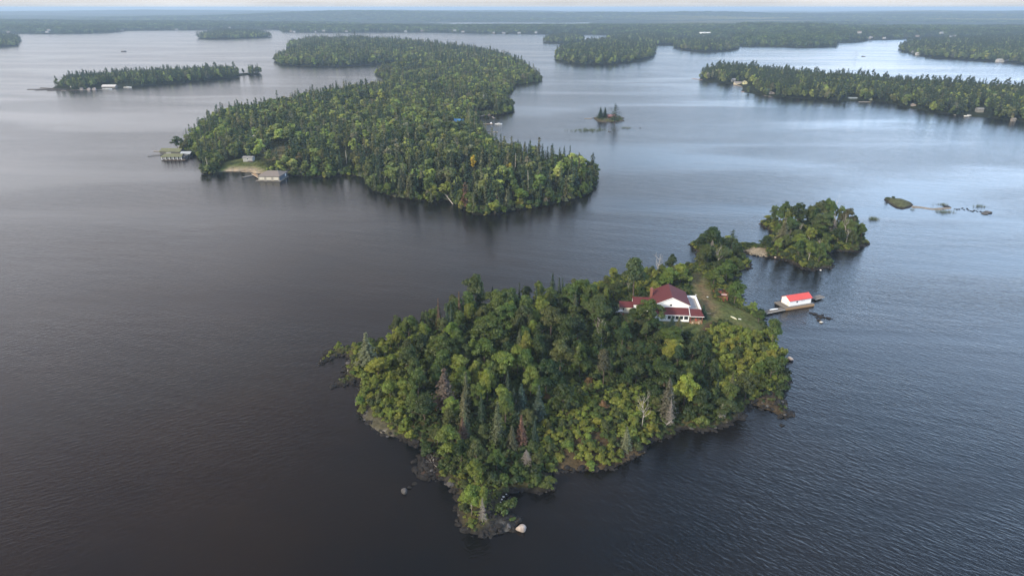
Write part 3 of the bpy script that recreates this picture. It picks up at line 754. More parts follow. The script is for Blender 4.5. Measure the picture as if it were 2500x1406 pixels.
PAL = {'d': (.034, .056, .014), 'g': (.076, .108, .023), 'l': (.145, .180, .032), 'y': (.172, .190, .032), 'o': (.072, .090, .027), 's': (.026, .044, .022), 'bl': (.042, .066, .046), 'yb': (.235, .25, .04),
       'os': (.075, .080, .038), 'br': (.085, .070, .050), 'ru': (.105, .058, .038), 'ye': (.36, .27, .03), 'pg': (.105, .110, .065), 'or': (.15, .09, .04)}
CW = {'d': 'dark green', 'g': 'mid green', 'l': 'bright green', 'y': 'yellow-green', 'o': 'olive green', 's': 'dark', 'bl': 'blue-green', 'os': 'olive', 'br': 'greyish brown', 'ru': 'rust-red', 'ye': 'golden yellow', 'pg': 'pale grey-green', 'or': 'orange-brown', 'yb': 'bright yellow-green'}
def vary(c, r, a=.16):
    k = 1 + r.uniform(-a, a)
    return (c[0] * k * (1 + r.uniform(-a, a) * .8), c[1] * k, c[2] * k * (1 + r.uniform(-a, a) * .6), 1)
LABELS = {}
TREES = []     # (x, y, radius) for spacing
def plant(kind, x, y, z, h, w, col, label=None, group=None, rnd=random, mid=False):
    name = {'broad': 'broadleaf_tree', 'birch': 'birch_tree', 'spruce': 'spruce_tree', 'pine': 'pine_tree', 'shrub': 'shrub', 'snag': 'dead_tree', 'dspruce': 'dead_spruce', 'dsprucep': 'dead_spruce'}[kind]
    cat = {'shrub': 'shrub', 'snag': 'dead tree', 'dspruce': 'dead tree', 'dsprucep': 'dead tree'}.get(kind, 'tree')
    t = empty(name, (x, y, z), rnd.uniform(0, 6.28), label, cat, group)
    c = vary(PAL[col], rnd) if col else (1, 1, 1, 1)
    def child(nm, me, sc, colr=None):
        o = obj(nm, me, t); o.scale = sc
        if colr: o.color = colr
        return o
    if kind in ('broad', 'birch'):
        s = (w / 7.4, w / 7.4, h / 11.6)
        child('crown', rnd.choice(MBROAD if mid else BROAD), s, c); child('trunk', rnd.choice(BTRUNK if kind == 'birch' else TRUNK), s)
    elif kind == 'spruce':
        w = max(w * 1.3, h * .22); s = (w / 4.2, w / 4.2, h / 12)
        child('crown', rnd.choice(MSPR if mid else SPR), s, c); child('trunk', STRUNK, s)
    elif kind == 'pine':
        s = (w / 7, w / 7, h / 14.5)
        child('crown', rnd.choice(PINE), s, c); child('trunk', STRUNK, (s[0], s[1], h / 12))
    elif kind == 'shrub':
        s = (w / 4.2, w / 4.2, h / 2.9)
        child('crown', rnd.choice(SHRUBC), s, c); child('stems', STEMS, s)
    elif kind == 'snag':
        child('trunk', rnd.choice(SNAG), (h / 9 * .62, h / 9 * .62, h / 9))
    elif kind == 'dspruce':
        child('trunk', rnd.choice(DSPR), (w / 3.6, w / 3.6, h / 12))
    elif kind == 'dsprucep':
        child('trunk', rnd.choice(DSPRP), (w / 3.6, w / 3.6, h / 12))
    return t
def named(t, label, group):
    """unique label, or a shared one with its group when nothing tells the plants apart"""
    while len(label.split()) > 16: label = label.split(' ', 1)[1]
    LABELS.setdefault(label, []).append(t); t['label'] = label
    if group: t['group'] = group

# landmarks that place the look-alike trees
LM_N = [((1640,790), 'the red-roofed white cottage'), ((1090,790), 'the pair of thin rust-topped spruces'), ((1160,742), 'the lone dark tree above the grove'), ((1083,985), 'the greyish-brown dead spruce'),
 ((1295,1020), 'the two blue-green spruces'), ((1273,1070), 'the rust-red spruce in the hollow'), ((1128,1065), 'the rust-red spruce above the cove'), ((1200,1262), 'the rocky point'), ((1679,985), 'the brightest yellow-green tree'),
 ((1470,860), 'the bare white trunk'), ((1760,735), 'the red deck'), ((1850,768), 'the dock'), ((1929,880), 'the round boulder offshore'), ((1890,985), 'the stony brown spit'), ((830,870), 'the thin hooked spit'),
 ((892,892), 'the grey conifer by the hooked spit'), ((1575,1065), 'the forked snag by the cove'), ((1553,722), 'the tall cedar behind the cottage'), ((1840,612), 'the sandbar'), ((1756,665), 'the white snag on the headland'),
 ((2072,612), 'the many-armed snag'), ((2044,580), 'the tall silver snag'), ((1919,600), 'the pale dead spruce'), ((1990,650), 'the low tip of the small island'), ((1360,724), 'the three thin spruces'),
 ((1477,925), 'the brown-tinged tree in the hollow'), ((1320,1185), 'the orange-brown shoreline brush'), ((1191,860), 'the biggest domed tree'), ((1450,1110), 'the open reddish brush'), ((1800,860), 'the yellow thicket')]
LM_N = [(W(p[0], p[1], 3), n) for p, n in LM_N]
LM_M = [((660,436), 'the three-door boathouse'), ((605,395), 'the small grey cabin'), ((1135,505), 'the rust-red spruce'), ((1450,440), 'the tallest spruce at the point'), ((1100,492), 'the leaning white trunk'), ((1290,455), 'the pale bare pole'),
 ((1122,305), 'the blue-roofed cottage'), ((1155,420), 'the golden tree'), ((500,400), 'the leaning pale post'), ((430,385), 'the mossy floating boathouse'), ((850,430), 'the open rocky shore'), ((700,375), 'the grassy clearing'), ((950,440), 'the broken birch'), ((1370,495), 'the rounded end of the island'), ((1210,515), 'the low front point'), ((1020,480), 'the big rounded shoreline tree'), ((1320,380), 'the row of spiky spruces'), ((780,430), 'the straight shore stretch')]
LM_M = [(W(p[0], p[1], 2), n) for p, n in LM_M]
def where(x, y, LM):
    bi = min(range(len(LM)), key=lambda i: (LM[i][0][0] - x) ** 2 + (LM[i][0][1] - y) ** 2)
    (lx, ly), n = LM[bi]; dx, dy = x - lx, y - ly; dist = math.hypot(dx, dy)
    sc = 1.0 if LM is LM_N else 2.2
    pre = 'just ' if dist < 6 * sc else ('well ' if dist > 13 * sc else '')
    if abs(dy) > abs(dx): rel = 'behind' if dy > 0 else 'in front of'
    else: rel = 'on the open-lake side of' if dx < 0 else 'on the boathouse side of' if LM is LM_N else 'east of'
    if LM is not LM_N and rel == 'on the open-lake side of': rel = 'west of'
    if 'side of' in rel: pre = ''
    return pre + rel + ' ' + n
KW = {'broad': 'broadleaf tree', 'birch': 'birch', 'spruce': 'spruce', 'pine': 'pine', 'shrub': 'shrub', 'snag': 'bare dead tree', 'dspruce': 'dead spruce', 'dsprucep': 'bleached dead spruce'}
def auto_label(kind, col, h, x, y, LM, w=None):
    hi = {'broad': (7.5, 10.5), 'birch': (7.5, 10.5), 'spruce': (7, 10), 'shrub': (2.4, 3.4)}.get(kind, (7, 10))
    sz = 'small ' if h < hi[0] else ('tall ' if h > hi[1] else '')
    if w and not sz and kind in ('broad', 'shrub'):
        q = w / h / (1 if kind == 'broad' else 2.15); sz = 'slender ' if q < .57 else ('spreading ' if q > .64 else '')
    return sz + (CW[col] + ' ' if col else '') + KW[kind] + ' ' + where(x, y, LM)

# hand-placed plants of the near islands: kind, top pixel, width px, height m, colour, label
HAND = [
 ('broad',1160,668,64,14,'o','lone dark olive tree standing above the back edge of the grove'), ('broad',1105,717,32,10,'o',0), ('broad',1145,708,48,11,'g',0), ('broad',1143,739,42,9,'y','sunlit yellow-green tree among dark trees at the back'),
 ('broad',1217,705,62,12,'g',0), ('broad',1250,702,52,12,'g','broad green tree forming the grove skyline beside thin spruces'), ('broad',1285,717,48,11,'g',0), ('broad',1234,742,62,11,'g',0), ('broad',1280,745,54,11,'o',0), ('broad',1191,771,92,14,'g','biggest domed green tree in the thick of the grove'),
 ('broad',1103,782,38,10,'l',0), ('broad',1077,813,80,12,'g','wide spreading green tree above the dark hollow'), ('broad',995,768,42,10,'g','lone round tree on the grove edge against open water'), ('broad',1037,759,28,9,'o',0), ('broad',1034,785,32,9,'l',0), ('broad',969,796,34,9,'y',0),
 ('broad',1006,816,40,8,'y','yellow-tipped tree below the lone round one'), ('broad',989,847,38,8,'y',0), ('broad',1285,808,40,12,'y','slim yellow-green tree rising from dark trees'), ('broad',1234,853,66,12,'l','large light green tree at the middle of the grove'), ('broad',1285,847,50,12,'g',0), ('broad',1370,828,80,12,'o','wide dark olive tree beside the bare white trunk'),
 ('broad',1384,771,72,13,'d',0), ('broad',1347,748,72,12,'o',0), ('broad',1182,822,56,11,'g',0), ('broad',1188,901,54,11,'l',0), ('broad',1234,953,66,11,'g','round green tree with spruces at its foot'), ('broad',1120,867,62,10,'l',0), ('broad',1160,879,48,10,'l',0),
 ('broad',1336,873,80,12,'d','broad dark green tree above the two blue-green spruces'), ('broad',1296,890,44,11,'l',0), ('broad',921,876,64,6,'y','spreading yellow-green tree near the hooked spit'), ('broad',983,921,42,8,'y',0), ('broad',949,927,42,7,'l',0), ('broad',1034,964,68,9,'d','rounded dark green tree beside the dead spruce'),
 ('broad',1376,936,64,10,'d',0), ('broad',1316,785,38,10,'d',0), ('broad',1417,680,64,11,'g','bright-topped tree beside the three thin spruces'), ('broad',1390,700,50,10,'g',0), ('broad',1455,720,56,11,'o',0),
 ('broad',1553,628,78,17,'o','tall shaggy cedar-like tree behind the cottage chimney'), ('broad',1642,620,30,9,'d','small dark tree on the shore behind the cottage'), ('broad',1636,654,66,9,'l',0), ('broad',1665,645,54,9,'y',0), ('broad',1599,685,36,7,'y','little yellow tree against the chimney'),
 ('broad',1588,729,76,11,'g','full green tree hiding the cottage front corner'), ('broad',1461,728,62,12,'o',0), ('broad',1411,768,50,12,'d',0), ('broad',1471,782,40,10,'o',0), ('broad',1477,850,54,13,'os','brown-tinged ragged tree standing in the dark hollow'), ('broad',1417,839,40,12,'g',0),
 ('broad',1648,831,62,7,'y','olive-yellow tree before the cottage lawn'), ('broad',1636,799,70,7,'g',0), ('broad',1628,885,90,8,'d',0), ('broad',1679,910,60,11,'yb','brightest yellow-green tree in front of the dark trees'), ('broad',1889,870,50,8,'g','round green tree at the shore by the offshore boulder'),
 ('broad',1841,737,24,6,'l','thin light green tree at the dock end'), ('broad',1855,757,34,5,'g','bushy green tree beside the dock end'), ('broad',1091,1038,64,9,'l','light green leaning tree at the head of the cove'), ('broad',1157,1118,44,9,'l','bright green tree over the steep rock'), ('broad',1150,1180,52,9,'l','bright green tree on the rocky point with a visible trunk'), ('broad',1180,1186,36,8,'l',0),
 ('broad',1163,1072,50,8,'o',0), ('broad',1720,948,58,8,'d',0), ('broad',1777,974,58,6,'o',0), ('broad',1743,550,50,13,'d','tall dark tree on the headland by the sandbar'), ('broad',1711,577,34,9,'d',0), ('broad',1794,628,52,10,'g',0), ('broad',1730,596,54,10,'o',0), ('broad',1800,686,50,10,'g','round green tree beside the red deck'),
 ('broad',1778,635,50,10,'g',0), ('broad',1746,660,50,7,'g',0), ('broad',1770,600,40,9,'o',0), ('broad',1920,491,30,12,'g',0), ('broad',1909,505,24,11,'g',0), ('broad',1954,492,46,14,'d','dense dark round tree on the small island'), ('broad',1893,510,14,9,'d',0), ('broad',2005,488,36,14,'o',0), ('broad',1983,500,30,12,'g',0), ('broad',2018,498,32,12,'g',0), ('broad',2058,500,30,12,'g',0), ('broad',1935,503,30,11,'l',0), ('broad',2031,484,38,15,'g','tallest green tree on the small island'),
 ('broad',2076,505,38,13,'os','brownish tree at the outer end of the small island'), ('broad',2012,520,48,11,'o','yellow-olive tree in the middle of the small island'), ('broad',1999,544,52,9,'g',0), ('broad',1957,571,48,7,'l',0), ('broad',2108,548,24,8,'g',0), ('broad',1874,577,32,6,'d',0), ('broad',1985,585,40,7,'o',0), ('broad',2050,560,40,8,'d',0), ('broad',1935,530,40,10,'g',0), ('broad',1990,505,34,11,'d',0),
 ('broad',1500,690,46,7,'o',0), ('broad',1905,545,30,7,'g',0), ('broad',2085,540,30,9,'g',0), ('broad',1345,700,50,9,'g',0), ('broad',1860,880,34,6,'g',0), ('broad',1553,752,44,7,'d',0), ('broad',1600,775,44,6,'d',0), ('broad',1520,800,50,7,'d',0),
 ('spruce',1137,907,22,12,'os',0), ('spruce',1131,950,27,12,'os',0), ('spruce',1273,936,34,11,'bl','blue-green spruce beside a round tree, the darker of two'), ('spruce',1316,941,36,11,'bl','blue-green spruce with pale edges, the outer of two'), ('spruce',1350,668,24,13,'s','thickest of three thin spruces on the back shore'),
 ('spruce',1366,677,13,12,'s','middle thin spruce of three on the back shore'), ('spruce',1374,678,13,12,'s','last thin spruce of three on the back shore'), ('spruce',1268,692,13,12,'s',0), ('spruce',1279,698,12,11,'s',0), ('spruce',1310,698,9,12,'s','needle-thin spruce poking above the grove'), ('spruce',1069,729,14,13,'ru','thin rusty spruce on the lake side of the grove'),
 ('spruce',1120,712,11,13,'ru','thin spruce with rusty top behind the grove'), ('spruce',1090,745,16,12,'s',0), ('spruce',1100,737,16,12,'s',0), ('spruce',1128,1018,26,8,'ru','rust-red dying spruce above the cove'), ('spruce',1135,1000,22,9,'os',0),
 ('spruce',1273,1013,28,9,'ru','rust-red dying spruce in the hollow below the blue-green pair'), ('spruce',1214,981,32,12,'os','olive spruce between the two rust-red ones'), ('spruce',1642,771,22,6,'bl','small blue-green spruce before the sunroom windows'), ('spruce',1659,774,24,7,'os','small yellowish spruce before the sunroom windows'),
 ('spruce',1719,744,22,5.5,'s','small dark spruce at the porch corner'), ('spruce',1636,924,38,13,'br','greyish-brown thin-needled spruce beside the yellow tree'), ('spruce',1083,900,46,13,'br','big greyish-brown dead spruce in the grove'), ('spruce',892,813,46,11,'pg','grey conifer standing by the hooked spit'),
 ('spruce',1532,1042,26,7,'pg','pale thin spruce by the open reddish brush'), ('spruce',1919,532,36,13,'pg','pale dying spruce at the near end of the small island'), ('spruce',1240,905,18,9,'s',0), ('spruce',1255,945,18,8,'s',0), ('spruce',1250,1040,24,7,'os',0), ('spruce',1175,960,20,9,'s',0),
 ('pine',1791,561,40,12,'s','open-branched pine on the headland by the sandbar'),
 ('snag',1610,625,0,9,None,'pale bare tree on the back shore behind the cottage'), ('snag',1756,607,0,8,None,'white snag with fine branches on the headland'), ('snag',2044,491,0,14,None,'tall silver snag on the small island'), ('snag',1954,548,0,6,None,'short bare snag near the pale dying spruce'),
 ('snag',1976,561,0,6,None,'thin crooked snag in the middle of the small island'), ('snag',2069,534,0,9,None,'leaning bare snag beside the brownish tree'), ('snag',2072,562,0,7,None,'many-armed bleached snag at the outer shore of the small island'), ('snag',2005,587,0,6,None,'pale broken snag above the low tip'),
 ('snag',1470,792,0,9,None,'bare white trunk with forked top in the grove'), ('snag',1573,972,0,9,None,'forked bleached snag by the cove'), ('snag',1150,1215,0,4,None,'short grey snag low on the rocky point'), ('snag',1535,690,0,4,None,'pale broken stub behind the cottage wing'),
 ('dspruce',1177,1213,26,7,None,'grey bare spruce on the rocky point'), ('dspruce',1640,972,26,9,None,'grey dead spruce beside the forked snag'), ('dspruce',1285,1096,36,4.5,None,'small grey dead shrub-sized spruce above the inlet'), ('dspruce',2040,530,26,9,None,'grey dead spruce beneath the silver snag'),
 ('dspruce',1740,585,28,9,None,'brown twiggy dead spruce on the headland'), ('dsprucep',1765,985,24,5,None,'pale twiggy dead spruce near the stony brown spit'),
]
rl = random.Random(99)
n_broad = n_spr = 0
for kind, px, py, wpx, h, col, lab in HAND:
    for k in (1, .88, .76, .64, .5, 1.15, 1.3, .4):
        x, y, g = NEAR.top(px, py, h * k)
        if NEAR.d(x, y) > .8: break
    h *= k
    zc = PX(x, y, g + h * .5)[2]; w = wpx * zc / F
    t = plant(kind, x, y, g - .1, h, w, col, rnd=rl)
    TREES.append((x, y, max(w * .5, .6), h))
    named(t, lab or auto_label(kind, col, h, x, y, LM_N), None)
    n_broad += kind == 'broad'; n_spr += kind == 'spruce'

# zone rules for the fill: returns kind mix for a ground pixel
def pin(x, y, poly):
    c = False; j = len(poly) - 1
    for i in range(len(poly)):
        if (poly[i][1] > y) != (poly[j][1] > y) and x < (poly[j][0] - poly[i][0]) * (y - poly[i][1]) / (poly[j][1] - poly[i][1]) + poly[i][0]: c = not c
        j = i
    return c
Z_YELLOW = [(1725,800),(1790,800),(1850,800),(1880,850),(1905,900),(1905,950),(1840,965),(1760,960),(1740,900)]
Z_FRONT = [(1335,960),(1420,930),(1560,950),(1600,1050),(1575,1105),(1500,1140),(1340,1150),(1300,1100)]
Z_LEFT = [(850,850),(985,850),(1000,930),(990,1000),(1010,1080),(900,1050),(870,1000),(870,930)]
Z_DARK = [(1330,800),(1500,760),(1610,810),(1725,830),(1740,900),(1760,960),(1720,1030),(1600,1060),(1570,960),(1400,930),(1330,960)]
Z_POINT = [(1060,1150),(1230,1190),(1235,1240),(1190,1300),(1115,1290),(1110,1210)]
Z_BOT = [(1050,1060),(1300,1060),(1320,1200),(1230,1200),(1060,1170)]
Z_BACK = [(1420,690),(1700,640),(1700,700),(1600,705),(1500,740),(1400,740)]
Z_HEAD = [(1670,585),(1830,585),(1830,745),(1740,735),(1700,660)]
Z_SMALL = [(1850,530),(2130,530),(2130,670),(1870,670)]
def zone(px, py):
    if px < 868 and py < 960: return 'point'
    if pin(px, py, Z_YELLOW): return 'yellow'
    if pin(px, py, Z_FRONT): return 'front'
    if pin(px, py, Z_LEFT): return 'west'
    if pin(px, py, Z_DARK): return 'dark'
    if pin(px, py, Z_POINT): return 'point'
    if pin(px, py, Z_BOT): return 'bot'
    if pin(px, py, Z_BACK): return 'back'
    if pin(px, py, Z_SMALL): return 'small'
    if pin(px, py, Z_HEAD): return 'head'
    return 'grove'
RULE = {  # zone: (tree share, tree colours, tree h, shrub colours, shrub h)
 'yellow': (.10, 'ylo', (4, 6), 'yyylo', (2.2, 3.6)), 'front': (.05, 'log', (3.5, 5), 'ylyog', (1.8, 3.2)), 'west': (.35, 'lyl', (4, 7), 'yylo', (2, 3.4)), 'dark': (.72, 'ddgdo', (5, 8.5), 'dgo', (2.5, 4)),
 'point': (.0, 'l', (4, 5), 'lyo', (1.2, 2.4)), 'bot': (.5, 'dgdo', (4, 7.5), 'dgo', (2, 3.5)), 'back': (.35, 'goy', (4, 7), 'yyog', (2, 3.2)), 'head': (.5, 'god', (4, 8), 'oygd', (2, 3.2)), 'small': (.62, 'goglg', (6.5, 10.5), 'ogyd', (1.8, 3.2)), 'grove': (.88, 'gggdlo', (7, 11), 'gdl', (2.5, 4))}
def near_free(x, y, poly_pad=1.2):
    for p in (lawn, path, bar_sand, bar_grass):
        if sdf(p, np.array([x]), np.array([y]))[0] > -poly_pad: return False
    q_ = PX(x, y, 1); 
    if q_[0] < 868 and rl.random() > .35: return False
    for p in (point_rock, rubble, spit_r, bare_slab):
        if sdf(p, np.array([x]), np.array([y]))[0] > -.3 and rl.random() > .12: return False
    return True
# fill candidates, widest view first
cand = []
x0, x1, y0, y1 = NEAR.bb
gx = np.arange(x0, x1, 2.5); gy = np.arange(y0, y1, 2.5)
for a in gx:
    for b in gy:
        cand.append((a + rl.uniform(-1.1, 1.1), b + rl.uniform(-1.1, 1.1)))
ca = np.array(cand); D = sdf(NEAR.poly, ca[:, 0], ca[:, 1]); ca = ca[D > .6]; D = D[D > .6]
order = list(range(len(ca))); rl.shuffle(order)
n_shrub = 0; extra = []
for ps in (0, 1):
    for i in order:
        x, y = ca[i]; g = NEAR.h(x, y); px, py, zc = PX(x, y, g); zn = zone(px, py); ts, tcs, th, scs, sh = RULE[zn]
        is_tree = hash2(np.array([int(x * 7)]), np.array([int(y * 7)]), 5)[0] < ts and D[i] > 2.2
        if is_tree != (ps == 0): continue
        if not near_free(x, y, 2.6 if is_tree else 1.4): continue
        if is_tree and pin(px, py, [(1600,800),(1770,790),(1770,856),(1600,850)]): continue
        if is_tree:
            h = rl.uniform(*th); w = h * rl.uniform(.5, .68)
            if any((x - a) ** 2 + (y - b) ** 2 < (.62 * (w * .5 + r)) ** 2 + 2.0 for a, b, r, hh in TREES): continue
            if n_broad >= 268: continue
            c = rl.choice(tcs); kind = 'broad'
            if c == 'l' and rl.random() < .3: kind = 'birch'
            if zn in ('grove', 'bot') and rl.random() < .07: kind, c, w = 'spruce', rl.choice(('s', 'os')), h * .26
            TREES.append((x, y, w * .5, h)); t = plant(kind, x, y, g - .1, h, w, c, rnd=rl); n_broad += kind == 'broad'
            named(t, auto_label(kind, c, h, x, y, LM_N, w), None)
        else:
            h = rl.uniform(*sh); w = h * rl.uniform(1.15, 1.6)
            if any((x - a) ** 2 + (y - b) ** 2 < ((.45 * w + .32 * r)) ** 2 for a, b, r, hh in TREES): continue
            c = rl.choice(scs)
            if zn == 'front' and rl.random() < .04: c = 'or'
            if n_shrub < 292:
                TREES.append((x, y, w * .5, h)); t = plant('shrub', x, y, g - .1, h, w, c, rnd=rl); n_shrub += 1
                named(t, auto_label('shrub', c, h, x, y, LM_N, w), None)
            else:
                TREES.append((x, y, w * .5, h)); extra.append((x, y, g - .1, w, h, c))

# ------------------------------------------------------------------ instanced masses (stuff)
def proto(name, me):
    return bpy.data.objects.new(name, me)
def to_far(me):
    m2 = me.copy(); m2.materials.clear(); m2.materials.append(M['leaf_far']); return m2
def scatter(name, pts, idx, rot, scl, tint, protos, label, kind='stuff'):
    coll = bpy.data.collections.new(name + '_kinds')
    for i, p in enumerate(protos):
        o = proto('%s_kind_%02d' % (name, i), p); coll.objects.link(o)
    pts = np.asarray(pts, np.float32); n = len(pts)
    me = bpy.data.meshes.new(name); me.vertices.add(n); me.vertices.foreach_set('co', pts.ravel())
    a = me.attributes.new('idx', 'INT', 'POINT'); a.data.foreach_set('value', np.asarray(idx, np.int32))
    a = me.attributes.new('rotv', 'FLOAT_VECTOR', 'POINT'); rv = np.zeros((n, 3), np.float32); rv[:, 2] = rot; a.data.foreach_set('vector', rv.ravel())
    a = me.attributes.new('scl', 'FLOAT_VECTOR', 'POINT'); a.data.foreach_set('vector', np.asarray(scl, np.float32).ravel())
    a = me.attributes.new('tint', 'FLOAT_COLOR', 'POINT'); tt_ = np.ones((n, 4), np.float32); tt_[:, :3] = tint; a.data.foreach_set('color', tt_.ravel())
    me.update()
    o = obj(name, me)
    g = bpy.data.node_groups.new(name, 'GeometryNodeTree')
    g.interface.new_socket('Geometry', in_out='INPUT', socket_type='NodeSocketGeometry'); g.interface.new_socket('Geometry', in_out='OUTPUT', socket_type='NodeSocketGeometry')
    gi = g.nodes.new('NodeGroupInput'); go = g.nodes.new('NodeGroupOutput')
    ci = g.nodes.new('GeometryNodeCollectionInfo'); ci.inputs['Collection'].default_value = coll; ci.inputs['Separate Children'].default_value = True; ci.inputs['Reset Children'].default_value = True
    ip = g.nodes.new('GeometryNodeInstanceOnPoints'); ip.inputs['Pick Instance'].default_value = True
    def att(nm, typ):
        q = g.nodes.new('GeometryNodeInputNamedAttribute'); q.data_type = typ; q.inputs['Name'].default_value = nm
        return [s for s in q.outputs if s.enabled][0]
    l = g.links.new
    l(gi.outputs[0], ip.inputs['Points']); l(ci.outputs[0], ip.inputs['Instance'])
    l(att('idx', 'INT'), ip.inputs['Instance Index']); l(att('rotv', 'FLOAT_VECTOR'), ip.inputs['Rotation']); l(att('scl', 'FLOAT_VECTOR'), ip.inputs['Scale'])
    l(ip.outputs[0], go.inputs[0])
    md = o.modifiers.new('scatter', 'NODES'); md.node_group = g
    return tag(o, label, None, None, kind)
def tints(n, names, probs, seed, a=.2):
    r = np.random.default_rng(seed); base = np.array([PAL[k] for k in names]); k = r.choice(len(names), n, p=np.array(probs) / sum(probs))
    return base[k] * (1 + r.uniform(-a, a, (n, 1))) * (1 + r.uniform(-a * .5, a * .5, (n, 3)))

# extra undergrowth on the near islands: a carpet of low plants
gx = np.arange(x0, x1, 1.25); gy = np.arange(y0, y1, 1.25)
X, Y = np.meshgrid(gx, gy); X = X.ravel() + rng.uniform(-.6, .6, X.size); Y = Y.ravel() + rng.uniform(-.6, .6, Y.size)
D = sdf(NEAR.poly, X, Y); k = D > .5
for p in (lawn, path, bar_sand): k &= sdf(p, X, Y) < -.3
for p in (point_rock, rubble, bare_slab): k &= (sdf(p, X, Y) < 0) | (rng.random(X.size) < .07)
for p in (spit_r, openshrub): k &= (sdf(p, X, Y) < 0) | (rng.random(X.size) < .35)
k &= (D > 2.0) | (rng.random(X.size) < .6)
X, Y = X[k], Y[k]; Z = NEAR.height(X, Y); n = len(X)
ppx = np.array([PX(a, b, c)[:2] for a, b, c in zip(X, Y, Z)])
tn = np.zeros((n, 3)); hh = np.zeros(n)
for i in range(n):
    zn = zone(*ppx[i]); c = rl.choice({'yellow': 'yyol', 'front': 'yolg', 'west': 'yylo', 'dark': 'dgo', 'point': 'yol', 'bot': 'dgo', 'back': 'oyg', 'head': 'ogy', 'small': 'ogyd', 'grove': 'dgdo'}[zn])
    tn[i] = np.array(PAL[c]) * rl.uniform(.8, 1.2); hh[i] = rl.uniform(.35, .62) * (1.0 if zn not in ('point',) else .6)
LOWP = [to_far(crown_mesh('low_plant', M['leaf'], 700 + i, 1.6, .7, 1.1, 9, 34, .34)) for i in range(4)]
sc = np.stack([hh, hh, hh * rng.uniform(.7, 1.2, n)], 1) * 1.25
scatter('undergrowth', np.stack([X, Y, Z - .1], 1), rng.integers(0, 4, n), rng.uniform(0, 6.28, n), sc, tn, LOWP, 'low leafy undergrowth covering the near islands between the trees')
if extra:
    e = np.array([[a[0], a[1], a[2], a[3], a[4]] for a in extra]); n = len(e)
    tn = np.array([np.array(PAL[a[5]]) * rl.uniform(.85, 1.15) for a in extra])
    SHF = [to_far(m_) for m_ in SHRUBC[:4]]
    scatter('shrubbery', e[:, :3], rng.integers(0, 4, n), rng.uniform(0, 6.28, n), np.stack([e[:, 3] / 4.2, e[:, 3] / 4.2, e[:, 4] / 2.9], 1), tn, SHF, 'mass of further small shrubs filling the near islands')

# ------------------------------------------------------------------ mid island: individual trees along the near side, the rest as one wood
LO_B = [to_far(crown_mesh('far_crown', M['leaf'], 800 + i, 3.4, 5.9, 5.2, 20, 22, 1.1, 'tall' if i % 2 else 'round')) for i in range(5)]
LO_S = [to_far(spruce_mesh('far_spruce', M['needle'], 820 + i, 12, 1.8, 12, 7, 3, 1.05)) for i in range(3)]
v, f, t = pine_np(840, 14, 1.0, 12, 16); LO_P = [mesh_np('far_pine', v, f, M['leaf_far'], False, {'rv': ('POINT', 'FLOAT_VECTOR', t)})]
LO = LO_B + LO_S + LO_P
def wood_points(land, sp, seed, dmin=1.5, excl=()):
    r = np.random.default_rng(seed); a0, a1, b0, b1 = land.bb
    X, Y = np.meshgrid(np.arange(a0, a1, sp), np.arange(b0, b1, sp)); X = X.ravel() + r.uniform(-.45, .45, X.size) * sp; Y = Y.ravel() + r.uniform(-.45, .45, Y.size) * sp
    D = sdf(land.poly, X, Y); k = D > dmin
    for p, q in excl: k &= (sdf(p, X, Y) < -2) | (r.random(X.size) < q)
    X, Y, D = X[k], Y[k], D[k]; return X, Y, D, land.height(X, Y, D)
HANDM = [('broad',1155,378,22,10,'ye','golden-leaved tree shining out of the middle of the wood'), ('spruce',1135,447,26,14,'ru','rust-red dying spruce at the shore of the big island'), ('spruce',1448,374,22,15,'s','tallest spruce at the tip of the big island'), ('spruce',1392,355,10,12,'s','spindly spruce near the tip of the big island'),
 ('broad',1050,430,52,12,'g','large rounded green tree on the shore of the big island'), ('broad',1270,462,48,11,'l','full light green tree above the front shore'), ('broad',510,335,30,11,'os','brownish round tree above the mossy boathouse'), ('broad',428,332,30,10,'d','bushy dark tree over the mossy boathouse'), ('broad',1245,395,16,8,'ye','small yellow tree in the middle of the wood'),
 ('broad',1390,377,14,8,'ye','yellow tree near the tip of the big island'), ('broad',700,362,24,7,'o','olive tree on the edge of the grassy clearing'), ('broad',535,378,26,7,'g','round tree beside the cabin lawn'), ('broad',520,395,28,5,'d','low dark bush-like tree on the small grassy point'),
 ('pine',645,240,18,10,'s','dark pine standing above the back of the wood'), ('broad',1420,408,36,11,'g','leafy tree at the rounded end of the island'), ('broad',1135,395,34,10,'g',0)]
MT = []
for kind, px, py, wpx, h, col, lab in HANDM:
    x, y, g = MID.top(px, py, h); w = wpx * PX(x, y, g + h / 2)[2] / F
    t = plant(kind, x, y, g - .2, h, w, col, rnd=rl, mid=(kind != 'pine')); named(t, lab or auto_label(kind, col, h, x, y, LM_M), None); MT.append((x, y, w * .4))
for px, py, h, lab in ((1290,415,13,'pale bare trunk standing like a pole in the wood'), (1258,374,10,'thin pale trunk deep in the wood'), (785,236,12,'grey bare pole rising from the far meadow'), (903,243,9,'pale bare trunk in the far clearing'), (1183,246,12,'white forked bare tree behind the sandy bay'), (940,402,9,'broken white birch near the shore of the big island'), (844,368,10,'thin white trunk above the open rocky shore'), (503,384,8,'leaning pale post on the little grassy point'), (575,330,9,'grey bare tree behind the cabin')):
    x, y, g = MID.top(px, py, h)
    t = empty('dead_tree', (x, y, g - .3), rl.uniform(0, 6), lab, 'dead tree')
    if 'pole' in lab or 'post' in lab or 'trunk' in lab:
        MB().tube([(0, 0, -.3), (.1, 0, h * .5), (.35, .1, h)], [.24, .19, .12], 7).build('trunk', M['snag'], t)
    else:
        o = obj('trunk', rl.choice(SNAG), t); o.scale = (h / 9,) * 3
    MT.append((x, y, .8))
exm = [(mlawn, 0), (mbeach, 0), (msand2, 0)] + [(p, .12) for p in mclear]
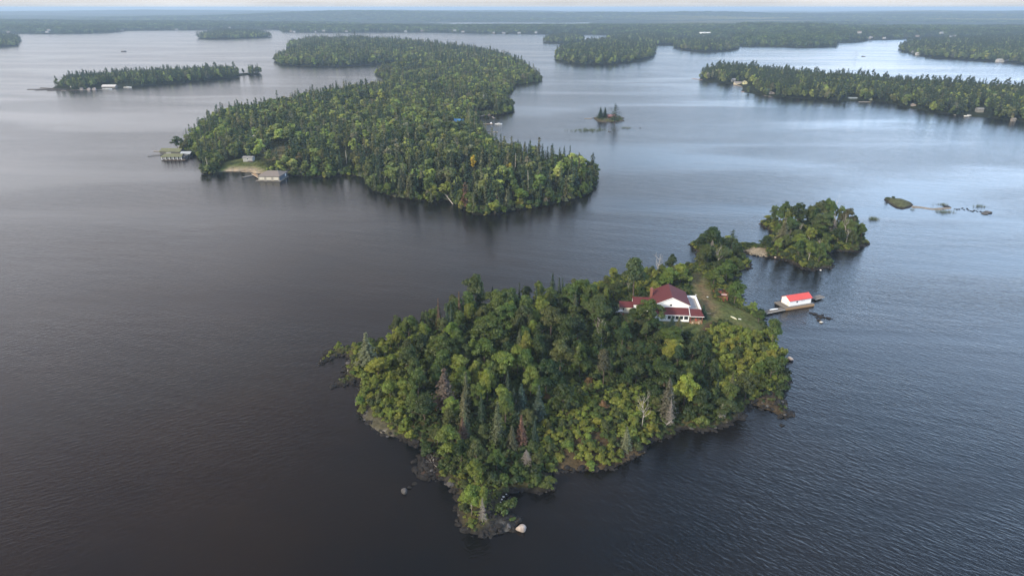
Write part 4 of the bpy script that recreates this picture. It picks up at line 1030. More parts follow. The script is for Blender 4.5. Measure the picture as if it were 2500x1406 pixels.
X, Y, D, Z = wood_points(MID, 6.3, 51, 1.0, exm)
n = len(X)
PXY = np.array([PX(a, b, c + 6) for a, b, c in zip(X, Y, Z)])
forest = fbm(X / 45, Y / 45, 3, 55)
kp = (fbm(X / 22, Y / 22, 3, 59) < .68) | (D < 12)
X, Y, D, Z, PXY, forest = [v_[kp] for v_ in (X, Y, D, Z, PXY, forest)]; n = len(X)
r = np.random.default_rng(52)
is_s = (r.random(n) < np.where(forest > .54, .6, np.where(D < 16, .38, .24))); h = r.uniform(8, 13.5, n) * np.where(D < 8, .78, 1.0) * np.where(is_s, r.uniform(1.0, 1.5, n), 1.0) * np.where(Y > 1250, 1.3, 1.0) * (.72 + .56 * fbm(X / 28, Y / 28, 3, 58)); w = np.where(is_s, h * .34, h * r.uniform(.68, 1.0, n))
for a, b, q in MT:
    kk = (X - a) ** 2 + (Y - b) ** 2 > (q + 1.5) ** 2
    X, Y, D, Z, PXY, forest, is_s, h, w = [v_[kk] for v_ in (X, Y, D, Z, PXY, forest, is_s, h, w)]
# keep buildings clear
BUILT_M = [(605,396,16), (1122,307,14), (1010,198,14), (1066,203,10), (660,425,20), (618,330,8)]
for px, py, q in BUILT_M:
    a, b = W(px, py, 3); kk = ((X - a) ** 2 + (Y - b) ** 2 > (q * .55) ** 2) & ~((np.abs(X - a) < q * .6) & (Y < b) & (Y > b - max(30, b * .06))); X, Y, D, Z, PXY, forest, is_s, h, w = [v_[kk] for v_ in (X, Y, D, Z, PXY, forest, is_s, h, w)]
# ranking: those that show largest (nearest) become single trees
near_rank = np.argsort(PXY[:, 2] + D * 1.5)
single = np.zeros(len(X), bool); nb_ = n_broad + 16; ns_ = n_spr + 30
cb = cs = 0
for i in near_rank:
    if is_s[i] and ns_ + cs < 290: single[i] = True; cs += 1
    elif not is_s[i] and nb_ + cb < 297: single[i] = True; cb += 1
    if ns_ + cs >= 290 and nb_ + cb >= 297: break
cols_b = 'glgologl'
for i in np.nonzero(single)[0]:
    kind = 'spruce' if is_s[i] else 'broad'; c = rl.choice(('s', 's', 'os')) if is_s[i] else rl.choice(cols_b)
    t = plant(kind, X[i], Y[i], Z[i] - .2, h[i], w[i] * (.9 if is_s[i] else 1), c, rnd=rl, mid=True); named(t, auto_label(kind, c, h[i], X[i], Y[i], LM_M, w[i]), None)
q = ~single; X, Y, Z, is_s, h, w = X[q], Y[q], Z[q], is_s[q], h[q], w[q]; n = len(X)
def wood(name, X, Y, Z, is_s, h, w, seed, label, tb=('g', 'd', 'l', 'o', 'pg'), pb=(4, 1.6, 2.6, 3.2, .8), ts=('s', 'os'), ps=(3, 1), pine=.0):
    r = np.random.default_rng(seed); n = len(X); ip = (r.random(n) < pine) & is_s
    idx = np.where(is_s, len(LO_B) + r.integers(0, len(LO_S), n), r.integers(0, len(LO_B), n)); idx = np.where(ip, len(LO) - 1, idx)
    tn = np.where(is_s[:, None], tints(n, ts, ps, seed), tints(n, tb, pb, seed + 1))
    pat = fbm(X / 60, Y / 60, 3, seed)[:, None]; tn = tn * (1.15 + .65 * pat) * np.array([1.06, 1.0, 1.0])
    w = np.where(ip, h * .5, w)
    g_ = tn.mean(1, keepdims=True); tn = tn * .78 + .22 * g_ * np.array([1.05, 1.08, .75])  # tints pulled towards grey olive: some distance haze put into the leaf colour
    sx_ = np.where(is_s, w / 3.8, w / 7.2); sx_ = np.where(ip, w / 7, sx_)
    return scatter(name, np.stack([X, Y, Z - .2], 1), idx, r.uniform(0, 6.28, n), np.stack([sx_, sx_, np.where(is_s, h / 12, h / 11)], 1), tn, LO, label)
wood('woodland', X, Y, Z, is_s, h, w, 53, 'dense mixed wood covering the large middle island', pine=.03)
# brush along its shore and clearings
X, Y, D, Z = wood_points(MID, 2.6, 56, .6, [(mlawn, 0), (mbeach, 0)] + [(p, .25) for p in mclear])
k = ((D < 9) | (forest.mean() > 2)) & (Y < 1300); X, Y, Z = X[k], Y[k], Z[k]; n = len(X)
LOSH = [to_far(crown_mesh('far_shrub', M['leaf'], 850 + i, 2.0, 1.2, 1.5, 7, 16, .8)) for i in range(3)]
s_ = rng.uniform(.6, 1.2, n)
scatter('shore_brush', np.stack([X, Y, Z - .1], 1), rng.integers(0, 3, n), rng.uniform(0, 6.28, n), np.stack([s_, s_, s_ * rng.uniform(.7, 1.3, n)], 1), tints(n, ('g', 'o', 'y', 'd', 'pg'), (3, 3, 1.2, 2, 1), 57), LOSH, 'low brush fringing the shore of the middle island')

def fill_wood(land, sp, seed, hr, label, ps=.45, pine=.15, excl=(), dmin=.5, **kw):
    X, Y, D, Z = wood_points(land, sp, seed, dmin, excl); r = np.random.default_rng(seed); n = len(X)
    s_ = r.random(n) < ps; h = r.uniform(*hr, n) * np.where(s_, r.uniform(.95, 1.35, n), 1.0); w = np.where(s_, h * .36, h * .62) * (sp / 5.5 * .5 + .5)
    wood('woodland', X, Y, Z, s_, h, w, seed, label, pine=pine, **kw)
westclear = [(( [W(x, y, 1) for x, y in [(110,222),(110,205),(150,206),(170,222)]]), .15), ([W(x, y, 1) for x, y in [(240,222),(240,210),(320,208),(320,220)]], 0), ([W(x, y, 1) for x, y in [(586,195),(586,176),(606,176),(606,195)]], .1)]
fill_wood(WEST, 5.5, 61, (9, 14), 'wood on the long narrow island behind the log booms', .5, .15, westclear)
eastclear = [([W(x, y, 1) for x, y in p], q) for p, q in (([(1728,202),(1732,196),(1752,196),(1756,203)], .05), ([(1788,209),(1792,198),(1825,200),(1846,222),(1852,231),(1812,228)], .08), ([(1862,234),(1864,228),(1890,228),(1896,238)], .2), ([(2068,250),(2070,240),(2096,240),(2096,250)], 0), ([(2222,266),(2222,255),(2240,256),(2240,268)], .1), ([(2345,285),(2380,266),(2410,270),(2400,288)], .12))]
fill_wood(EAST, 5.6, 62, (9, 15), 'wood on the cottage-lined island across the water', .42, .25, eastclear)
for i, (ld, dfn) in enumerate(zip(FAR, far_defs)):
    fill_wood(ld, 9.0, 70 + i, (12, 18), 'wood on the ' + dfn[0], .4, .2, dmin=1)
# mainland forest within reach of the eye: stand-sized clumps
pr = np.random.default_rng(77)
def stand_mesh(seed, lo):
    r = np.random.default_rng(seed); VV, FF, TT = [], [], []; nv = 0
    for i in range(14):
        if r.random() < .35: v, f, t = spruce_np(seed + i, 14, 2.6, 6, 5, 2, 2.6)
        else: v, f, t = crown_np(seed + i, 4.6, 8, 5, 8, 9, 2.6)
        an = r.uniform(0, 6.28); q = 15 * math.sqrt(r.random()); k = r.uniform(.75, 1.25)
        v = v * k + np.array([math.cos(an) * q, math.sin(an) * q, 0])
        t = t.copy(); t[:, 1] = r.random(); VV.append(v); FF.append(f + nv); TT.append(t); nv += len(v)
    return mesh_np('stand', np.concatenate(VV), np.concatenate(FF), M['leaf_far'], False, {'rv': ('POINT', 'FLOAT_VECTOR', np.concatenate(TT))})
STAND = [stand_mesh(900 + 20 * i, True) for i in range(5)]
NS = 60000
a_px = pr.uniform(-80, 2580, NS); base_py = np.interp(a_px, sx, sy)
fr = np.array([W(a, b) for a, b in zip(a_px, base_py)]); fd = np.hypot(fr[:, 0], fr[:, 1])
dd = fd + 12 + 5200 * pr.random(NS) ** 1.5
X = fr[:, 0] / fd * dd; Y = fr[:, 1] / fd * dd; ii = dd - fd; Z = main_h(X, Y, ii); k = (Z > 1.6) | (ii < 400)
X, Y, Z, ii = X[k], Y[k], np.maximum(Z[k], .5), ii[k]; n = len(X)
s_ = pr.uniform(.75, 1.15, n) * (1 + .5 * smooth(1500, 5000, ii))
tn = tints(n, ('g', 'd', 'l', 'o'), (3, 3, 1.5, 2), 78, .15) * np.array([.8, .85, 1.0])  # red and green cut, so the tint itself carries some blue haze
fm = smooth(.60, .68, fbm(X / 1500, Y / 500, 3, 91)) * smooth(300, 2600, X) * smooth(300, 900, ii)
tn = tn * (1 - .7 * fm[:, None]) + .7 * fm[:, None] * np.array([.30, .27, .09])
tn *= (.7 + .6 * fbm(X / 500, Y / 300, 3, 79))[:, None]
scatter('mainland_forest', np.stack([X, Y, Z], 1), pr.integers(0, 5, n), pr.uniform(0, 6.28, n), np.stack([s_, s_, s_ / (1 + .5 * smooth(1500, 5000, ii))], 1), tn, STAND, 'continuous distant forest covering the mainland shore')

# ------------------------------------------------------------------ rocks
def rock_mesh(name, mat, seed, sub=3, rough=.22, flat=.6):
    bm = bmesh.new(); bmesh.ops.create_icosphere(bm, subdivisions=sub, radius=1.0)
    o = Vector((seed * 3.7, seed * 1.3, 0))
    for v in bm.verts:
        p = v.co.copy(); k = 1 + rough * mnoise.noise(p * 1.1 + o) * 1.8 + rough * .5 * mnoise.noise(p * 2.7 + o)
        v.co = Vector((p.x * k, p.y * k * .85, p.z * k * flat))
    me = bpy.data.meshes.new(name); bm.to_mesh(me); bm.free()
    for p in me.polygons: p.use_smooth = rough < .3
    me.materials.append(mat); return me
def boulder(px, py, wpx, mat, label, flat=.7, z=.1, seed=None, group=None):
    x, y = W(px, py, z); zc = PX(x, y, z)[2]; w = wpx * zc / F * .5
    me = rock_mesh('boulder', M[mat], seed if seed is not None else rl.randrange(999), 3, .2, flat)
    o = obj('boulder', me, None, (x, y, z + w * flat * .35), rl.uniform(0, 6.28)); o.scale = (w, w, w)
    return tag(o, label, 'boulder', group)
boulder(1273, 1292, 25, 'rock_pale', 'big pale pinkish boulder in the water off the rocky point', .8, seed=3)
boulder(987, 1200, 17, 'rock_grey', 'grey round boulder alone in the water beside the cove', .75)
boulder(1929, 878, 15, 'rock_pale', 'pale round boulder just off the yellow thicket shore', .7)
boulder(1911, 886, 10, 'rock_grey', 'smaller grey boulder at the shore beside the pale round one', .7)
for i, (px, py, w, m_, lb) in enumerate([(1222,1226,5,'rock_white','white stone lowest in the row by the inlet'),(1225,1219,5,'rock_white','second white stone up the row by the inlet'),(1229,1213,6,'rock_white','third and largest white stone in the row by the inlet'),(1236,1206,4,'rock_white','highest white stone in the row by the inlet'),
  (1318,1157,9,'rock_white','flat white rock slab above the small dark bay'),(1326,1152,6,'rock_white','small white rock behind the flat white slab'),(1338,1184,5,'rock_white','white stone on the tip east of the orange brush'),(1285,1165,9,'rock_pale','pale rock showing through the orange-brown brush'),
  (1875,966,7,'rock_pale','tilted pale rock on the stony brown spit'),(1881,973,8,'rock_pale','largest pale rock in the middle of the stony spit'),(1876,978,5,'rock_pale','small pale rock below the largest on the spit'),(1861,975,5,'rock_pale','pale stone on the inner side of the stony spit'),(1873,992,9,'rock_grey','long grey rock at the foot of the stony spit'),
  (1835,983,5,'rock_white','white stone in the corner where the spit meets the cove'),(1916,1013,7,'rock_grey','grey rock crowning the dark reef at the spit end'),(1848,921,7,'rock_grey','grey rock hidden at the green tree edge'),(1909,919,8,'rock_grey','broad grey rock on the shore below the green tree'),
  (912,991,8,'rock_pale','pale rock on the slab above the west shore'),(940,1031,16,'rock_pale','wide pale outcrop at the west shore bank'),(898,1006,16,'rock_grey','rounded grey outcrop forming the west corner'),(848,924,5,'rock_white','white stone where the dark rock spur begins'),(850,905,4,'rock_white','white stone inside the hooked cove'),
  (1100,1182,22,'rock_grey','long sloping grey rock face beside the cove'),(1228,1248,26,'rock_dark','broad dark slab on the rocky point'),(1205,1294,22,'rock_dark','angular dark block at the foot of the rocky point'),
  (1893,629,6,'rock_pale','pale stone on the water edge by the sandbar'),(2003,660,5,'rock_white','white stone at the low tip of the small island'),(1842,603,4,'rock_white','white stone on the grassy bar, the landward one'),(1828,604,4,'rock_white','white stone on the grassy bar, the headland one')]):
    boulder(px, py, w, m_, lb, .45 if w > 12 else .6, z=.4 if w > 8 else .5)
boulder(2005, 787, 9, 'rock_white', 'white rock beside the dark reef near the boathouse', .45, z=.05)
for i, (px, py, w, lb) in enumerate([(1990,767,14,'dark flat reef rock nearest the boathouse'),(2004,773,17,'widest dark reef rock in front of the boathouse'),(2022,777,12,'dark reef rock at the open-water end'),(1997,770,9,'brownish reef rock between the two largest'),(2013,775,10,'low reef rock past the widest one'),(2031,778,5,'outermost crumb of the dark reef'),(1994,775,7,'small reef rock on the camera side of the reef'),(2009,768,6,'small reef rock on the far side of the reef'),(2000,782,12,'small dark reef rock beside the white one'),(1980,764,10,'little dark reef rock at the boathouse end')]):
    boulder(px, py, w, 'rock_dark', lb, .28, z=.02)
for i, (px, py, w, lb) in enumerate([(1909,1038,12,'black rock in the water beyond the stony spit'),(1922,1016,12,'black reef rock at the spit end'),(1918,1022,9,'lower black reef rock at the spit end'),(1012,1181,14,'dark sunken rock leading to the lone boulder'),(1000,1190,12,'dark sunken rock touching the lone boulder'),(822,938,18,'dark flat rock spur below the hooked spit'),
   (1497,674,12,'dark rock jutting from the back shore'),(1686,597,10,'black rock at the headland tip'),(2070,592,8,'grey rock on the outer shore of the small island'),(2412,519,20,'long flat rock at the end of the sandbar chain'),(2405,522,16,'second flat rock beside the long one'),(2172,484,10,'brown rock at the head of the grassy islet'),
   (2300,511,9,'brown rock in the middle of the sandbar'),(2312,505,14,'dark rocks where the sandbar ends'),(2108,139,9,'tiny far islet rock in the open channel'),(302,127,14,'thin far reef in the open lake'),(1563,313,5,'single small rock beyond the reed bed'),(1488,322,9,'brown rock at the end of the reed bed')]):
    boulder(px, py, w, 'rock_dark' if 'black' in lb or 'dark' in lb else 'rock_grey', lb, .25, z=.02)
for i in range(16):
    px = 2332 + i * 4.6 + rl.uniform(-2, 2); py = 508 + i * .7 + rl.uniform(-3, 3)
    boulder(px, py, rl.uniform(2.5, 5), 'rock_dark', 'small stone in the broken chain between sandbar and flat rocks', .5, z=.02, group='stones in the chain off the sandbar')
# countless shore stones
STONES = [rock_mesh('stone', M['rock_dark'], i, 2, .35, .6) for i in range(3)] + [rock_mesh('stone', M['rock_grey'], 10 + i, 2, .35, .6) for i in range(2)]
pts = []; seeds = np.random.default_rng(88)
P = NEAR.poly
for i in range(len(P)):
    a, b = np.array(P[i]), np.array(P[(i + 1) % len(P)]); ln = np.linalg.norm(b - a)
    if a[1] > 400: continue
    for k in range(int(ln * 2.6)):
        q = a + (b - a) * seeds.random() + seeds.normal(size=2) * np.array([.62, .62]); pts.append(q)
for poly, cnt in ((rubble, 220), (spit_r, 90), (point_rock, 60)):
    xs = [p[0] for p in poly]; ys = [p[1] for p in poly]
    for k in range(cnt): pts.append(np.array([seeds.uniform(min(xs), max(xs)), seeds.uniform(min(ys), max(ys))]))
pts = np.array(pts); Z = NEAR.height(pts[:, 0], pts[:, 1]); k = Z > -.7; pts, Z = pts[k], Z[k]; n = len(pts)
s_ = seeds.gamma(2.0, .17, n) + .12
scatter('shore_stones', np.stack([pts[:, 0], pts[:, 1], np.maximum(Z, -.2)], 1), np.where(seeds.random(n) < .95, seeds.integers(0, 3, n), 3 + seeds.integers(0, 2, n)), seeds.uniform(0, 6.28, n), np.stack([s_ * 1.2, s_, s_ * .8], 1), np.ones((n, 3)), STONES, 'dark jumbled stones along the waterline of the near islands')

# ------------------------------------------------------------------ reeds
M['reed'] = noisy('reed', (.045, .075, .035), (.10, .11, .05), .5, .8)
def reeds(px, py, wpx, dpx, n, label, h=1.3):
    r = random.Random(int(px)); mb = MB(); x0, y0 = W(px, py, 0); zc = PX(x0, y0, 0)[2]; wm = wpx * zc / F / 2
    ya = W(px, py - dpx / 2, 0)[1]; yb = W(px, py + dpx / 2, 0)[1]; dm = abs(ya - yb) / 2
    tufts = [(r.gauss(0, .42) * wm, r.gauss(0, .40) * dm, r.uniform(.5, 1.25)) for _ in range(max(5, n // 9))]
    for i in range(int(n * .8)):
        tx, ty, th = r.choice(tufts); x = tx + r.gauss(0, .5); y = ty + r.gauss(0, .5); hh = h * th * r.uniform(.5, 1.2); lx, ly = r.uniform(-.3, .3), r.uniform(-.3, .3); b = r.uniform(0, 3.14)
        ux, uy = math.cos(b) * .05, math.sin(b) * .05
        mb.poly([(x - ux, y - uy, -.2), (x + ux, y + uy, -.2), (x + lx + ux * .3, y + ly + uy * .3, hh), (x + lx - ux * .3, y + ly - uy * .3, hh)])
    return tag(mb.build('reeds', M['reed'], None, (x0, y0, 0)), label, None, None, 'stuff')
reeds(2134, 536, 26, 9, 420, 'dark reed clump standing alone in open water')
reeds(2305, 518, 46, 8, 420, 'reeds in front of the sandbar'); reeds(2394, 505, 28, 6, 220, 'sparse reeds behind the stone chain'); reeds(2228, 512, 8, 4, 70, 'tiny reed tuft below the grassy islet'); reeds(2300, 500, 34, 5, 200, 'reeds behind the sandbar')
reeds(1438, 319, 98, 9, 1500, 'long reed bed in front of the red cabin islet', 1.8); reeds(1528, 313, 30, 4, 300, 'short reed strip beside the red cabin islet', 1.5)

# ------------------------------------------------------------------ the cottage
hx, hy = W(1642, 786, 3.4)
hz = 3.55
cot = empty('cottage', (hx, hy + 3.4, hz), R(-5), 'white cottage with maroon roofs, sunroom and roof deck on the near island', 'house')
mb = MB()          # walls: main block, upper gable, wings
mb.box(-6.3, 6.3, 0, 12.6, -.8, 5.35)
mb.poly([(-6.3, 0, 5.35), (6.3, 0, 5.35), (0, 0, 8.15)]); mb.poly([(6.3, 12.6, 5.35), (-6.3, 12.6, 5.35), (0, 12.6, 8.15)])
main_wall = mb.build('wall', M['siding'], cot)
mb = MB()          # sunroom walls
mb.box(-6.3, 6.1, -3.4, -.003, .15, 2.75); mb.build('sunroom_wall', M['siding'], cot)
MB().box(-6.25, 6.05, -3.3, -.1, -.8, .147).build('skirting', M['wood_dark'], cot)
mb = MB(); mb.box(6.303, 10.2, 2.4, 12.4, -.8, 3.05); mb.build('side_wing_wall', M['siding'], cot)
# roofs
def gable_roof(mb, x0, x1, y0, y1, ze, zr, ov=.45, t=.18, axis='y'):
    if axis == 'y':
        xm = (x0 + x1) / 2; k = (zr - ze) / (xm - x0); a, b = y0 - ov, y1 + ov
        mb.slab([(x0 - ov, a, ze - k * ov), (xm, a, zr), (xm, b, zr), (x0 - ov, b, ze - k * ov)], t)
        mb.slab([(xm + .001, a, zr), (x1 + ov, a, ze - k * ov), (x1 + ov, b, ze - k * ov), (xm + .001, b, zr)], t)
    else:
        ym = (y0 + y1) / 2; k = (zr - ze) / (ym - y0); a, b = x0 - ov, x1 + ov
        mb.slab([(a, y0 - ov, ze - k * ov), (b, y0 - ov, ze - k * ov), (b, ym, zr), (a, ym, zr)], t)
        mb.slab([(a, ym + .001, zr), (b, ym + .001, zr), (b, y1 + ov, ze - k * ov), (a, y1 + ov, ze - k * ov)], t)
    return mb
rf = gable_roof(MB(), -6.3, 6.3, 0, 12.6, 5.55, 8.4).build('roof', M['roof_maroon'], cot)
mb = MB(); k = (8.4 - 5.55) / 6.3                 # white barge boards under the gable edge
for s_ in (-1, 1):
    a = [(s_ * 6.75, -.46, 5.55 - k * .45 - .16), (0, -.46, 8.24)]
    mb.poly([(a[0][0], -.47, a[0][2]), (a[1][0], -.47, a[1][2]), (a[1][0], -.47, a[1][2] - .28), (a[0][0], -.47, a[0][2] - .28)])
mb.build('barge_board', M['trim'], rf)
MB().box(-7.2, -6.35, 7.2, 8.3, 3.0, 8.3).box(-7.28, -6.27, 7.12, 8.38, 8.3, 8.5).build('chimney', M['brick'], cot)
mb = MB(); mb.slab([(-6.7, -3.9, 2.86), (6.15, -3.9, 2.86), (6.15, -.004, 4.25), (-6.7, -.004, 4.25)], .16); mb.build('sunroom_roof', M['roof_maroon'], cot)
mb = MB(); mb.slab([(6.32, -4.2, 2.72), (11.3, -4.2, 2.72), (10.4, -.2, 4.0), (6.32, -.2, 4.0)], .16); mb.build('porch_roof', M['roof_maroon'], cot)
MB().box(-6.7, 6.15, -3.98, -3.9, 2.68, 2.87).box(6.2, 11.3, -4.28, -4.2, 2.54, 2.73).build('fascia', M['trim'], cot)
mb = MB(); mb.slab([(6.16, -4.25, 2.80), (6.31, -4.25, 2.80), (6.31, -.1, 4.3), (6.16, -.1, 4.3)], .2); mb.build('roof_valley_trim', M['trim'], cot)
# roof deck with parapet
MB().box(6.76, 10.2, -.1, 12.4, 3.06, 3.2).build('roof_deck', M['flat_roof'], cot)
MB().box(10.2, 10.75, -.15, 12.6, 3.0, 4.0).box(7.2, 10.195, 12.0, 12.6, 3.0, 4.0).build('parapet', M['trim'], cot)
MB().box(10.753, 11.05, -.15, 12.6, 3.0, 3.9).build('parapet_cladding', M['lattice'], cot)
# open porch floor, posts
MB().box(6.32, 10.9, -4.0, 2.35, -.25, .12).build('porch_floor', M['deck_tan'], cot)
MB().box(6.32, 10.3, 2.3, 2.396, .12, 3.0).build('porch_back_wall', M['siding_cream'], cot)
for x_, y_ in ((10.7, -3.8), (6.55, -3.8), (10.7, -.4)):
    MB().box(x_ - .09, x_ + .09, y_ - .09, y_ + .09, .12, 2.55).build('porch_post', M['deck_red'], cot)
def window(x0, x1, z0, z1, y, parent, fr=.09, mull=1):
    f_ = MB().box(x0 - fr, x1 + fr, y - .06, y - .001, z0 - fr, z1 + fr).build('window', M['trim'], parent)
    MB().box(x0, x1, y - .075, y - .063, z0, z1).build('pane', M['glass'], f_)
    return f_
for x0_, x1_ in ((-3.9, -3.1), (-1.6, -.5), (-.2, .9), (1.2, 2.3), (2.6, 3.9), (4.3, 5.7)):
    window(x0_, x1_, 1.05, 2.3, -3.4, cot)
window(-.65, .05, 4.75, 5.45, 0, cot)
# west wings
mb = MB().box(-13.6, -6.303, 2.6, 9.2, .4, 3.9); mb.poly([(-13.6, 9.2, 3.9), (-13.6, 2.6, 3.9), (-13.6, 5.9, 5.3)]); mb.build('wing_wall', M['siding'], cot)
gable_roof(MB(), -13.6, -6.9, 2.6, 9.2, 4.05, 5.5, .35, .16, 'x').build('wing_roof', M['roof_maroon'], cot)
mb = MB().box(-18.6, -13.603, 2.0, 7.0, .5, 2.9); mb.poly([(-18.6, 7.0, 2.9), (-18.6, 2.0, 2.9), (-18.6, 4.5, 3.95)]); mb.build('end_wing_wall', M['siding_cream'], cot)
gable_roof(MB(), -18.6, -14.0, 2.0, 7.0, 3.05, 4.15, .3, .14, 'x').build('end_wing_roof', M['roof_maroon'], cot)
MB().box(-18.5, -7, 2.2, 6.9, -1.2, .497).build('lattice', M['lattice'], cot)
window(-17.6, -17.1, 1.6, 2.4, 2.0, cot)
dr = MB().box(-18.2, -17.75, 1.94, 1.998, .55, 2.4).build('door', M['door_tan'], cot)
st_ = MB()
for i in range(4): st_.box(-18.4, -17.0, .7 - i * .32, 1.0 - i * .32 + .3, -.9, .45 - i * .3)
st_.build('steps', M['deck_red'], cot)
# things on and about the porch
def chair(x, y, z, rz, mat, label, parent_yaw=R(-5)):
    c = empty('patio_chair', (x, y, z), rz, label, 'chair')
    MB().box(-.28, .28, -.28, .28, .40, .46).build('seat', M[mat], c)
    MB().slab([(-.28, .25, .95), (.28, .25, .95), (.28, .31, .95), (-.28, .31, .95)], .5).build('backrest', M[mat], c)
    for a in (-.25, .25):
        for b in (-.25, .25): MB().box(a - .03, a + .03, b - .03, b + .03, 0, .4).build('leg', M[mat], c)
    return c
def loc(x, y, z):
    v_ = cot.matrix_basis @ Vector((x, y, z)) if False else Vector((cot.location.x + x * math.cos(R(-5)) - y * math.sin(R(-5)), cot.location.y + x * math.sin(R(-5)) + y * math.cos(R(-5)), cot.location.z + z)); return v_
M['red_plastic'] = new_mat('red_plastic', (.5, .08, .04), .5)[0]; M['wood_pale'] = noisy('wood_pale', (.5, .4, .28), (.4, .3, .2), 4, .8)
p = loc(8.9, -2.4, .12); chair(p.x, p.y, p.z, .4, 'red_plastic', 'red chair on the open porch of the cottage')
p = loc(9.9, -1.6, .12); chair(p.x, p.y, p.z, -.6, 'deck_red', 'brown-red chair near the porch back wall')
p = loc(9.5, -5.0, -.1); chair(p.x, p.y, p.z, .2, 'wood_pale', 'pale wooden chair on the grass before the porch')
p = loc(7.2, -4.9, -.1); chair(p.x, p.y, p.z, -.2, 'wood_pale', 'pale wooden chair on the grass by the sunroom corner')

# small shed behind the west wing
sx_, sy_ = W(1508, 768, 3.4); sh = empty('shed', (sx_, sy_, 3.3), R(10), 'small weathered shed with grey roof beside the cottage wing', 'shed')
MB().box(-1.3, 1.3, -1.2, 1.2, -.3, 1.9).build('wall', plain((.30, .26, .22)), sh); MB().slab([(-1.6, -1.5, 1.95), (1.6, -1.5, 1.95), (1.6, 1.5, 2.5), (-1.6, 1.5, 2.5)], .1).build('roof', plain((.45, .45, .44)), sh)
MB().box(-.4, .4, -1.25, -1.202, -.2, 1.6).build('door', M['wood_dark'], sh)

# red deck with hot tub and table
dx, dy = W(1760, 725, 3.3); dz = NEAR.h(dx, dy) + .35
dk = empty('garden_deck', (dx, dy, dz), R(0), 'red-brown wooden deck with railings on the lawn near the water', 'deck')
def dl(px, py): q = W(px, py, dz); return (q[0] - dx, q[1] - dy)
out_ = [dl(1741, 714), dl(1756, 732), dl(1776, 733), dl(1777, 722), dl(1765, 711), dl(1748, 709)]
out_ = out_ if sum((out_[i][0] * out_[(i + 1) % 6][1] - out_[(i + 1) % 6][0] * out_[i][1]) for i in range(6)) > 0 else out_[::-1]
MB().slab([(a, b, .1) for a, b in out_], .5).build('platform', M['deck_red'], dk)
for i in range(6):
    a, b = out_[i], out_[(i + 1) % 6]
    MB().tube([(a[0], a[1], .1), (a[0], a[1], 1.0)], .07, 5).build('railing_post', M['deck_red'], dk)
    if i != 4: MB().tube([(a[0], a[1], .95), (b[0], b[1], .95)], .06, 4).tube([(a[0], a[1], .5), (b[0], b[1], .5)], .04, 4).build('railing', M['deck_red'], dk)
q = dl(1755, 713); tub = empty('hot_tub', (dx + q[0], dy + q[1], dz + .1), 0, 'round wooden hot tub with a dark cover on the red deck', 'hot tub')
MB().tube([(0, 0, 0), (0, 0, .95)], 1.25, 20).build('tub', M['deck_red'], tub); MB().tube([(0, 0, .951), (0, 0, 1.1)], 1.3, 20).build('cover', M['tub_dark'], tub)
q = dl(1767, 724); tb = empty('patio_table', (dx + q[0], dy + q[1], dz + .1), R(-10), 'pale pink table on the red deck', 'table')
MB().box(-1.1, 1.1, -.65, .65, .7, .78).build('tabletop', M['table_pink'], tb)
for a in (-.9, .9):
    for b in (-.5, .5): MB().box(a - .05, a + .05, b - .05, b + .05, 0, .7).build('leg', M['deck_red'], tb)

# canoe-like hull
def hull(name, L_, wd, hh, mat, lw=12):
    bm_ = MB(); ring = []
    for i in range(lw + 1):
        t_ = i / lw; x_ = (t_ - .5) * L_; w_ = wd / 2 * math.sin(math.pi * min(max(t_, .02), .98)) ** .6; ring.append([(x_, -w_, hh), (x_, -w_ * .75, hh * .35), (x_, 0, 0), (x_, w_ * .75, hh * .35), (x_, w_, hh)])
    for a, b in zip(ring[:-1], ring[1:]):
        for k in range(4): bm_.poly([a[k], b[k], b[k + 1], a[k + 1]])
        bm_.poly([a[4], b[4], b[0], a[0]])
    return bm_
x_, y_ = W(1791, 776, 3); t = obj('canoe', hull('canoe', 3.0, .8, .32, None).mesh('canoe', M['canoe_cream']), None, (x_, y_, NEAR.h(x_, y_) + .05), R(-62)); tag(t, 'cream canoe lying on the lawn above the shore', 'canoe')
x_, y_ = W(1806, 778, 3); t = obj('kayak', hull('kayak', 1.1, .5, .25, None).mesh('kayak', M['plastic_white']), None, (x_, y_, NEAR.h(x_, y_) + .02), R(-30)); tag(t, 'small white overturned dinghy near the cream canoe', 'dinghy')
for px, py, lb in ((1699, 720, 'pale flat stone lying on the worn lawn path'), (1727, 725, 'second pale stone on the lawn near the deck')):
    x_, y_ = W(px, py, 3.3); boulder(px, py, 5, 'rock_white', lb, .3, z=NEAR.h(x_, y_))
# bench table at the lawn edge
x_, y_ = W(1729, 768, 3.3); z_ = NEAR.h(x_, y_); t = empty('bench', (x_, y_, z_), R(-4), 'weathered plank bench on the lawn beside the porch spruce', 'bench')
MB().box(-.9, .9, -.18, .18, .42, .5).build('seat', M['wood_pale'], t)
for a in (-.75, .75): MB().box(a - .06, a + .06, -.15, .15, 0, .42).build('leg', M['wood_dark'], t)

